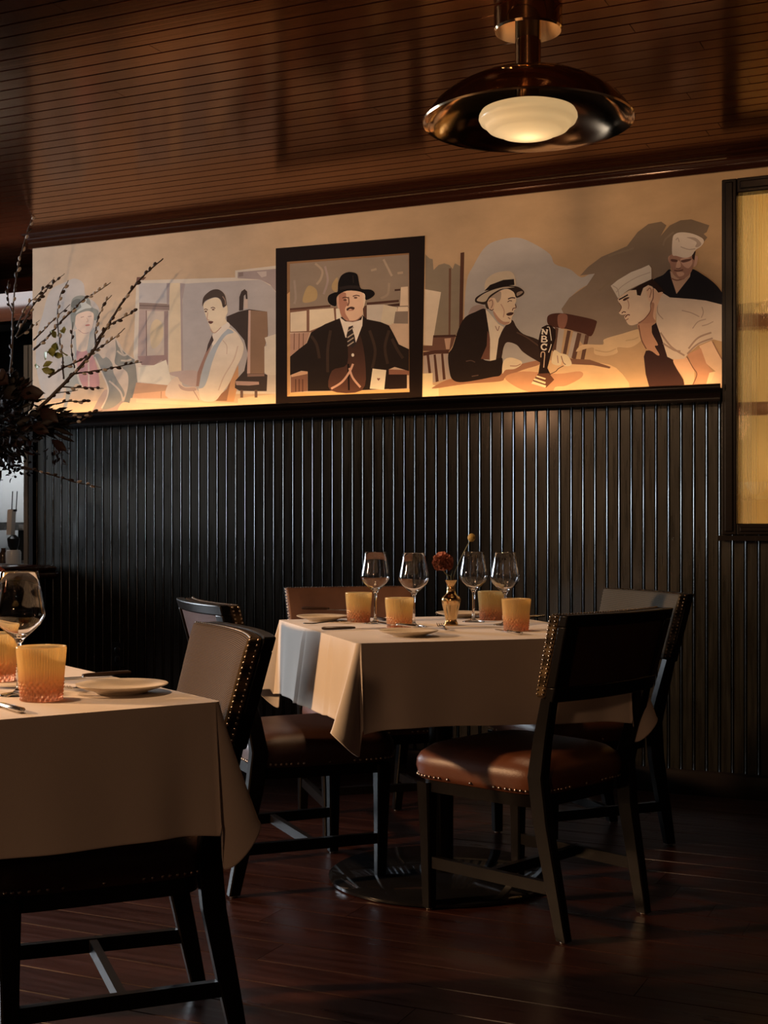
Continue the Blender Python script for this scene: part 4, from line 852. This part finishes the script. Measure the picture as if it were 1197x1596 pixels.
def tumbler_mesh():
    prof_ = [(.001, .0), (.0335, .0)]
    nz = 40
    for i in range(nz+1):
        z = .001+(TH_-.001)*i/nz; prof_.append((.0355+.0078*(z/TH_), z))
    prof_ += [(.0408, TH_), (.0402, TH_-.004), (.0365, .04), (.033, .014), (.001, .012)]
    def fn(r, z, a, i):
        if i < 2 or i > nz+2: return r
        t = z/TH_
        if t < .40: return r+.0023*(math.sin(24*a)*math.sin(2*PI*z/.0125))
        if t > .97: return r
        return r+.0007*math.sin(56*a)
    k = MB(); k.lathe(prof_, 224, fn=fn); return k.mesh('tumbler', M_amber, True)
tm = tumbler_mesh()
def tumbler(px, py, label, rz_=0.): o = link('tumbler', tm, None, ot(px, py), rz_); return tag(o, label, 'tumbler', 'amber pressed glass tumblers')
tumbler(559, 969, 'amber tumbler beside the bread plate that has a dark knife across it', .1)
tumbler(622.5, 981, 'amber tumbler behind the plate with a silver butter knife')
tumbler(765, 966, 'amber tumbler at the back of the vase table between two wine glasses', .3)
tumbler(804.5, 983, 'amber tumbler with a silver knife in front, beside the brown leather chair', .2)
tumbler(64.5, 1091, 'amber and rose tumbler in front of the large wine glass', .2)
tumbler(-6, 1061, 'amber and rose tumbler behind the large wine glass', .4)

# ------------------------------------------------------------------ plates and cutlery
k = MB(); k.lathe([(.001, 0), (.045, 0), (.047, .003), (.055, .006), (.072, .011), (.083, .0155), (.0845, .0172), (.083, .0182), (.070, .0135), (.052, .008), (.001, .0068)], 48); pm = k.mesh('bread_plate', M_plate, True, 70)
def plate(px, py, label): return tag(link('bread_plate', pm, None, ot(px, py)), label, 'plate', 'cream bread plates')
plate(502, 967.5, 'bread plate with a dark knife laid across, in front of the plain tan chair')
plate(637, 991.5, 'bread plate with a silver butter knife, at the front edge of the vase table')
plate(718, 962, 'bread plate at the back of the table behind the brass vase')
plate(190, 1080, 'bread plate at the corner of the table beside the tan woven chair')
def fork_mesh(L_=.178):
    k = MB(); path = [(-L_/2, .004, .010, .003), (-L_/2+.03, .0025, .012, .003), (-.02, .0045, .0055, .003), (.02, .008, .005, .0028), (.035, .0065, .012, .0022), (.045, .0045, .021, .002), (.056, .0036, .023, .002)]
    k.loft([[(x, -w/2, z), (x, w/2, z), (x, w*.35, z+h), (x, -w*.35, z+h)] for x, z, w, h in path])
    for j in range(4):
        y_ = -.0095+.00633*j
        k.loft([[(x, y_-w/2, z), (x, y_+w/2, z), (x, y_+w/2, z+.0018), (x, y_-w/2, z+.0018)] for x, z, w in ((.054, .0038, .0042), (.068, .004, .0032), (.080, .0068, .0028), (L_/2, .011, .0014))])
    return k.mesh('fork', M_steel, True, 40)
def knife_meshes(L_=.205):
    k = MB(); k.loft([[(x, -w, .0012), (x, w2, .0012), (x, w2, .0030), (x, -w, .0030)] for x, w, w2 in ((-.005, .005, .005), (.02, .007, .0075), (.07, .008, .009), (L_/2-.015, .006, .0085), (L_/2, .001, .002))]); bl = k.mesh('blade', M_steel, False)
    k = MB(); k.loft([[(x, w*math.cos(a), .0055+h*math.sin(a)) for a in [i*PI/4 for i in range(8)]] for x, w, h in ((-L_/2, .004, .003), (-L_/2+.006, .008, .005), (-.05, .0075, .0048), (-.012, .006, .0042), (0, .005, .003))]); hd = k.mesh('handle', M_khandle, True, 50)
    return bl, hd
fkm = fork_mesh(); kbl, khd = knife_meshes()
khs = khd.copy(); khs.materials[0] = M_steel
def between(o, a, b, dz=0., tilt=0.):        # lay an object along a->b, centred
    a = Vector(a); b = Vector(b); d = b-a; o.location = (a+b)/2+Vector((0, 0, dz)); o.rotation_euler = (0, tilt, math.atan2(d.y, d.x))
def fork(tine, end, label, dz=0., tilt=0.):
    o = link('fork', fkm); between(o, ot(*end), ot(*tine), dz, tilt); return tag(o, label, 'fork', 'silver forks')
def knife(end, tipp, label, silver=False, dz=0., tilt=0.):
    o = empty('table_knife'); between(o, ot(*end), ot(*tipp), dz, tilt); link('blade', kbl, o); link('handle', khs if silver else khd, o)
    return tag(o, label, 'knife', 'table knives')
knife((509, 982), (597, 980), 'dark handled knife flat on the cloth in front of the amber tumbler')
fork((670, 969), (718, 994), 'silver fork pointing at the brass vase beside the front bread plate')
fork((548, 971), (476, 974), 'silver fork lying beside the bread plate with the dark knife')
fork((677, 965), (695, 951), 'silver fork with its tines beside the brass vase foot')
knife((822, 992), (764, 980), 'silver knife in front of the tumbler nearest the brown leather chair', True)
knife((604, 969), (570, 961), 'dark handled knife behind the wine glass foot at the back of the table')
knife((470, 957.5), (556, 959.5), 'dark knife laid across the bread plate near the plain tan chair', False, .017)
knife((645, 987.5), (594, 981.5), 'silver butter knife resting on the front bread plate', True, .017)
knife((846, 962), (790, 966), 'silver knife behind the tumbler nearest the brown leather chair', True)
knife((176, 1054), (80, 1060), 'dark handled knife behind the corner bread plate')
fork((104, 1079), (196, 1064), 'silver fork lying behind the corner bread plate')
knife((43, 1115), (-40, 1090), 'silver knife at the front edge of the table with the corner plate', True)

# ------------------------------------------------------------------ brass vases with flowers
vpf = [(.001, .0), (.021, .0), (.0225, .003), (.021, .008), (.0175, .014), (.0185, .022), (.023, .045), (.0275, .062), (.0305, .076), (.0305, .083), (.028, .088), (.021, .093), (.0155, .100), (.0125, .110), (.0135, .1135), (.0125, .117), (.0125, .124), (.015, .132), (.0195, .141), (.0185, .1415), (.013, .132), (.0105, .122), (.0105, .108), (.001, .10)]
k = MB(); k.lathe(vpf, 36); vm_ = k.mesh('vase', M_vase, True, 40)
def carnation(c, r, parent):
    k = MB(); rg3 = random.Random(5)
    for i in range(150):
        th = math.acos(1-1.72*(i+.5)/150); ph_ = i*2.39996
        d = Vector((math.sin(th)*math.cos(ph_), math.sin(th)*math.sin(ph_), math.cos(th)*.9)); d.normalize()
        t = d.cross(Vector((rg3.uniform(-1, 1), rg3.uniform(-1, 1), rg3.uniform(-1, 1)))).normalized(); b_ = d.cross(t)
        rr = r*rg3.uniform(.82, 1.04); w = r*.30; o = len(k.v)
        for q in range(5):
            s = (q-2)/2; zz = rg3.uniform(-.14, .14)*r
            k.v.append(tuple(Vector(c)+d*(rr*.45)+t*(s*w*.3))); k.v.append(tuple(Vector(c)+d*(rr-abs(s)*.10*r)+t*(s*w)+b_*zz))
        for q in range(4): k.f.append((o+2*q, o+2*q+2, o+2*q+3, o+2*q+1))
    k.ball(c, r*.72, 12, 8); return k.obj('carnation', M_petal, parent, True, 60)
def flower_vase(px, py, label, fl, bud=None):
    base = ot(px, py); d0 = (base-CAM).dot(FW)
    r = tag(empty('flower_vase', base), label, 'vase', 'brass bud vases'); link('vase_body', vm_, r)
    fp = atd(fl[0], fl[1], d0-.01)-base; carnation(tuple(fp), fl[2]*d0/F, r)
    k = MB(); k.tube(crom([(0, 0, .06), (.002, 0, .145), (fp.x*.6, fp.y*.6, .16), fp-Vector((0, 0, .02))], 4, False), .0017, 6)
    for s in (-1, 1): k.tube([(0, .003*s, .12), (.006*s+fp.x*.3, .004*s, .158), (.012*s+fp.x*.5, .01*s, .172)], [.0022, .002, .0006], 5)
    k.obj('stem', M_stem, r, True)
    if bud:
        bp = atd(bud[0], bud[1], d0)-base
        k = MB(); k.tube(crom([(.004, 0, .08), (.008, .002, .15), (bp.x*.45, bp.y*.45, .205), bp], 6, False), .0013, 6); k.obj('stem', M_stem, r, True)
        k = MB(); k.ball(tuple(bp), .0125, 20, 12, fn=lambda t, a: 1+.08*math.sin(9*a)*math.sin(7*t)); k.obj('bud', M_bud, r, True)
flower_vase(703, 974.5, 'small brass vase with a dusty red carnation and a round bud', (690, 877, 17.5), (735, 838))
flower_vase(-40, 1072, 'small brass vase with an orange carnation, behind the large wine glass', (-9, 905, 24))

# ------------------------------------------------------------------ outlet on the panelling
op = onwall(186, 1020)
sock = tag(empty('wall_outlet', (op.x, -.006, op.z)), 'black double outlet plate low on the dark panelling', 'outlet')
k = MB(); k.box((0, -.004, 0), (.074, .008, .118)); o = k.obj('cover_plate', M_plastic, sock); md = o.modifiers.new('b', 'BEVEL'); md.width = .003; md.segments = 2
for s in (-1, 1):
    k = MB(); k.lathe([(.001, 0), (.017, 0), (.017, .003), (.015, .004), (.001, .004)], 16); o = k.obj('socket', M_plastic, sock, True, 40, (0, -.008, s*.022)); o.rotation_euler = (PI/2, 0, 0)

# ------------------------------------------------------------------ bar counter and what stands behind it
CT = .888
bx_ = onwall(85, 881).x+.05
bar = tag(empty('bar_counter', (bx_, -.03, 0)), 'short polished mahogany counter carrying the willow arrangement', 'counter')
def yprof(name, prof2, L_, m_):
    k = MB(); n = len(prof2); k.add([(x, y, z) for y in (0, -L_) for x, z in prof2], [(i, (i+1) % n, n+(i+1) % n, n+i) for i in range(n)] + [tuple(reversed(range(n))), tuple(n+i for i in range(n))]); o = k.obj(name, m_, bar, True, 30); md = o.modifiers.new('b', 'BEVEL'); md.width = .004; md.segments = 2; md.limit_method = 'ANGLE'; return o
yprof('counter_top', [(-.62, CT), (-.03, CT), (-.014, CT-.008), (-.010, CT-.02), (-.020, CT-.032), (-.62, CT-.032)], .86, M_counter)
yprof('edge_moulding', [(-.61, CT-.032), (-.012, CT-.032), (.0, CT-.040), (.004, CT-.054), (-.006, CT-.064), (-.03, CT-.07), (-.61, CT-.07)], .86, M_counter)
k = MB(); k.box((-.33, -.43, (CT-.07)/2), (.50, .82, CT-.07)); k.obj('counter_body', M_black, bar)
# stainless shelf with drinks gear against the pale wall
sd = 7.55
p = atd(22, 822, sd); sh = tag(empty('steel_shelf', (p.x, p.y, 0)), 'stainless steel shelf unit against the pale wall behind the bar', 'shelf')
k = MB(); k.box((-.3, .05, p.z), (1.2, .40, .032)); k.obj('shelf_board', M_steel, sh)
k = MB(); k.box((-.3, .48, p.z+.02), (.9, .46, .02)); k.obj('bracket', M_steel, sh)
k = MB(); k.box((.075, .0, p.z-.10), (.05, .05, .17)); k.obj('post', M_plastic, sh)
q = atd(21, 836, 7.3)
tap = tag(empty('lever_tap', (q.x, q.y, q.z-.16)), 'white lever tap with two thin rods above the bar counter', 'tap')
k = MB(); k.bar((-.02, 0, .15), (-.012, 0, .29), .032, .032); o = k.obj('handle', M_white, tap)
k = MB(); k.lathe([(.001, -.005), (.006, 0), (.008, .05), (.03, .09), (.035, .13), (.012, .15), (.001, .15)], 14, (.0, 0, .0)); k.obj('spout', M_plastic, tap, True, 40)
k = MB(); k.tube([(-.012, 0, .28), (-.006, 0, .39)], .003, 6); k.tube([(.018, 0, .285), (.026, 0, .39)], .003, 6); k.bar((-.014, 0, .285), (.02, 0, .285), .01, .012); k.obj('rod', M_plastic, tap)
k = MB(); k.lathe([(.001, 0), (.042, 0), (.042, .062), (.036, .075), (.001, .075)], 24); o = k.obj('storage_jar', M_white, None, True, 40); jz = atd(5.5, 878, 7.35).z; o.location = (q.x+.0, q.y, jz)
tag(o, 'tall white jar under the lever tap behind the bar', 'jar')
tap.location.z = q.z-.142
q2 = atd(5.5, 878, 7.35); k = MB(); k.lathe([(.001, 0), (.021, 0), (.021, .055), (.012, .07), (.012, .085), (.001, .085)], 16); o = k.obj('small_bottle', M_dglass, None, True, 40); o.location = (q2.x, q2.y, q2.z); tag(o, 'small dark bottle behind the bar beside the white jar', 'bottle')
k = MB(); k.box((0, 0, .45), (1.3, .30, .04)); k.box((0, .02, .215), (1.26, .26, .43)); o = k.obj('back_counter', M_greytrim, None); zc = q2.z; o.location = (q2.x-.25, q2.y+.02, zc-.47); tag(o, 'low grey back counter behind the bar', 'counter')

# ------------------------------------------------------------------ tall arrangement of willow, leaves and roses
AD = 6.3
vb = atd(-66, 880, AD); vb.z = CT
arr = tag(empty('flower_arrangement', vb), 'tall dark arrangement of budding willow branches and leaves on the bar counter', 'flower arrangement')
k = MB(); k.lathe([(.001, 0), (.07, 0), (.078, .01), (.09, .1), (.085, .2), (.06, .27), (.055, .30), (.062, .32), (.056, .32), (.048, .29), (.001, .28)], 28); k.obj('vase_body', mat('dark_glazed_vase', (.03, .022, .018), .2, noise=.2, nscale=(20, 20, 20)), arr, True, 50)
def ap(px, py, dd=0.): return atd(px, py, AD+dd)-vb
rg4 = random.Random(11)
BR = [([(30, 1100), (60, 930), (70, 650), (85, 480), (120, 310), (155, 190), (185, 100), (190, 45)], 1.5, .05), ([(70, 660), (48, 600), (42, 540), (45, 470)], 1.1, .05),
 ([(85, 780), (130, 700), (180, 610), (240, 540), (290, 490), (350, 440)], 1.3, -.05), ([(90, 725), (150, 605), (200, 560), (295, 460)], 1.0, .1),
 ([(200, 1180), (330, 1050), (480, 890), (560, 760), (650, 610), (740, 490), (810, 420), (882, 358)], 2.6, -.1), ([(180, 850), (250, 790), (320, 710), (390, 640), (450, 580), (520, 540), (600, 488)], 1.7, .0),
 ([(180, 800), (230, 750), (300, 680), (380, 605)], 1.3, .06), ([(345, 1010), (335, 870), (310, 700), (325, 560), (372, 475)], 1.4, -.05), ([(405, 950), (385, 840), (395, 700)], 1.2, -.02),
 ([(515, 830), (520, 720), (560, 610), (605, 555)], 1.3, -.1), ([(520, 800), (580, 730), (640, 690), (710, 655), (738, 630)], 1.3, -.12), ([(260, 1000), (340, 950), (430, 910), (520, 850), (600, 800), (675, 735)], 1.6, -.08),
 ([(400, 980), (480, 970), (600, 950), (690, 930), (768, 915)], 1.4, -.1), ([(330, 1050), (420, 1055), (490, 1055), (560, 1060)], 1.2, -.1), ([(300, 1145), (370, 1130), (450, 1130), (480, 1128)], 1.2, -.06),
 ([(60, 1470), (180, 1500), (290, 1530), (420, 1570), (545, 1593)], 1.8, -.12), ([(300, 1085), (420, 1070)], .9, -.1), ([(90, 790), (180, 720), (215, 690)], .9, .0), ([(350, 1215), (420, 1210), (480, 1195), (555, 1180)], .9, -.1), ([(380, 1250), (450, 1230), (500, 1190)], .7, -.1)]
for pts, w, dd in BR:
    q = crom([ap(x/3.47, 300+y/3.47, dd-.03*i/len(pts)+rg4.uniform(-.012, .012)) for i, (x, y) in enumerate(pts)], 6, False)
    q = [v+Vector((rg4.uniform(-1, 1), rg4.uniform(-1, 1), rg4.uniform(-1, 1)))*.0016 for v in q]
    n = len(q); k = MB(); k.tube(q, [.0033*w*(1-.70*i/n) for i in range(n)], 6); br = k.obj('branch', M_twig, arr, True)
    k = MB(); k2 = MB(); tot = 0
    for i in range(2, n-2):
        tot += (q[i]-q[i-1]).length
        if tot > .030 and i < n-3:
            tot = rg4.uniform(0, .012); d = (q[i+1]-q[i]).normalized(); sd_ = d.cross(Vector((rg4.uniform(-1, 1), rg4.uniform(-1, 1), rg4.uniform(-1, 1)))).normalized()
            kk = k if rg4.random() < .5 else k2
            kk.ball(q[i]+sd_*.0065+d*.006, rg4.uniform(.006, .0082), 7, 5, d+sd_*.45, 1.7)
    if k.v: o = k.obj('catkin', M_catkin, br, True); o['kind'] = 'stuff'
    if k2.v: o = k2.obj('bud_scale', M_twig, br, True); o['kind'] = 'stuff'
def leaf(mb, c, d, n, L_, w):
    d = d.normalized(); n = (n-d*n.dot(d)).normalized(); s = d.cross(n); o = len(mb.v)
    prof_ = [(0, 0), (.25, .7), (.55, 1.), (.8, .6), (1., 0.)]
    for t, ww in prof_: 
        for e in (-1, 0, 1): mb.v.append(tuple(c+d*(L_*t)+s*(e*w*ww/2)+n*(abs(e)*w*.18-.25*L_*t*t)))
    for i in range(4):
        for e in (0, 1): a = o+3*i+e; mb.f.append((a, a+1, a+4, a+3))
def rv(): return Vector((rg4.gauss(0, 1), rg4.gauss(0, 1), rg4.gauss(0, 1)))
k = MB(); kr = MB()
for i in range(1150):
    a = rg4.uniform(0, 2*PI); rr = math.sqrt(rg4.random())
    px, py = -18+82*rr*math.cos(a), 652+66*rr*math.sin(a)
    if px > 40 and py < 640 and rg4.random() < .75: continue
    c = ap(px, py, rg4.uniform(-.16, .16)); ctr = ap(-25, 665, 0)
    d = (c-ctr)*1.6+rv()*.12
    leaf(k if rg4.random() < .7 else kr, c, d, rv(), rg4.uniform(.03, .07), rg4.uniform(.014, .032))
for i in range(120):                      # sharp leaves reaching to the right
    t = rg4.random(); c = ap(50+40*t, 655+25*rg4.uniform(-1, 1)*(1-t*.6), rg4.uniform(-.1, .1)); leaf(k, c, RT*1.0+Vector((0, 0, rg4.uniform(-.25, .18)))+rv()*.22, rv(), rg4.uniform(.05, .095), rg4.uniform(.010, .02))
for i in range(70):
    c = ap(20+rg4.gauss(0, 12), 728+rg4.gauss(0, 9), rg4.uniform(-.06, .06)); leaf(k, c, rv(), rv(), .022, .014)
for i in range(24):
    c = ap(90+rg4.gauss(0, 7), 705+rg4.gauss(0, 8), rg4.uniform(-.06, .0)); leaf(kr, c, Vector((0, 0, -1))+rv()*.7, rv(), .03, .016)
o = k.obj('foliage', M_leafd, arr, True); o['kind'] = 'stuff'; o = kr.obj('russet_foliage', M_leafr, arr, True); o['kind'] = 'stuff'
for px, py, L_, w, m_, dx in ((50, 614, .11, .085, M_leafr, .9), (76, 648, .10, .075, M_leafr, .5), (-2, 588, .12, .09, M_leafr, -.2), (92, 694, .085, .045, M_leafr, .5), (-6, 745, .09, .06, M_leafr, -.3), (62, 668, .09, .06, M_leafr, .8), (20, 612, .10, .08, M_leafd, .2), (98, 672, .10, .022, M_leafd, 1.), (100, 682, .10, .02, M_leafd, 1.)):
    k = MB(); d = RT*dx+Vector((0, 0, -.35 if py > 640 else .15)); d.normalize(); leaf(k, ap(px, py, -.14)-d*L_/2, d, -FW+Vector((0, 0, .2)), L_, w); k.obj('large_leaf', m_, arr, True)
for px, py, s in ((88, 533, .034), (94, 544, .036), (80, 543, .034), (84, 552, .03), (72, 560, .036), (82, 565, .03), (74, 573, .036), (66, 575, .032), (90, 536, .03), (96, 524, .022), (100, 520, .022), (62, 572, .025), (98, 513, .02), (86, 526, .028)):
    k = MB(); leaf(k, ap(px, py, -.05), rv()+RT*.3+Vector((0, 0, -.2)), -FW+rv()*.4, s*1.6, s*1.1); k.obj('green_leaf', M_leafg, arr, True)
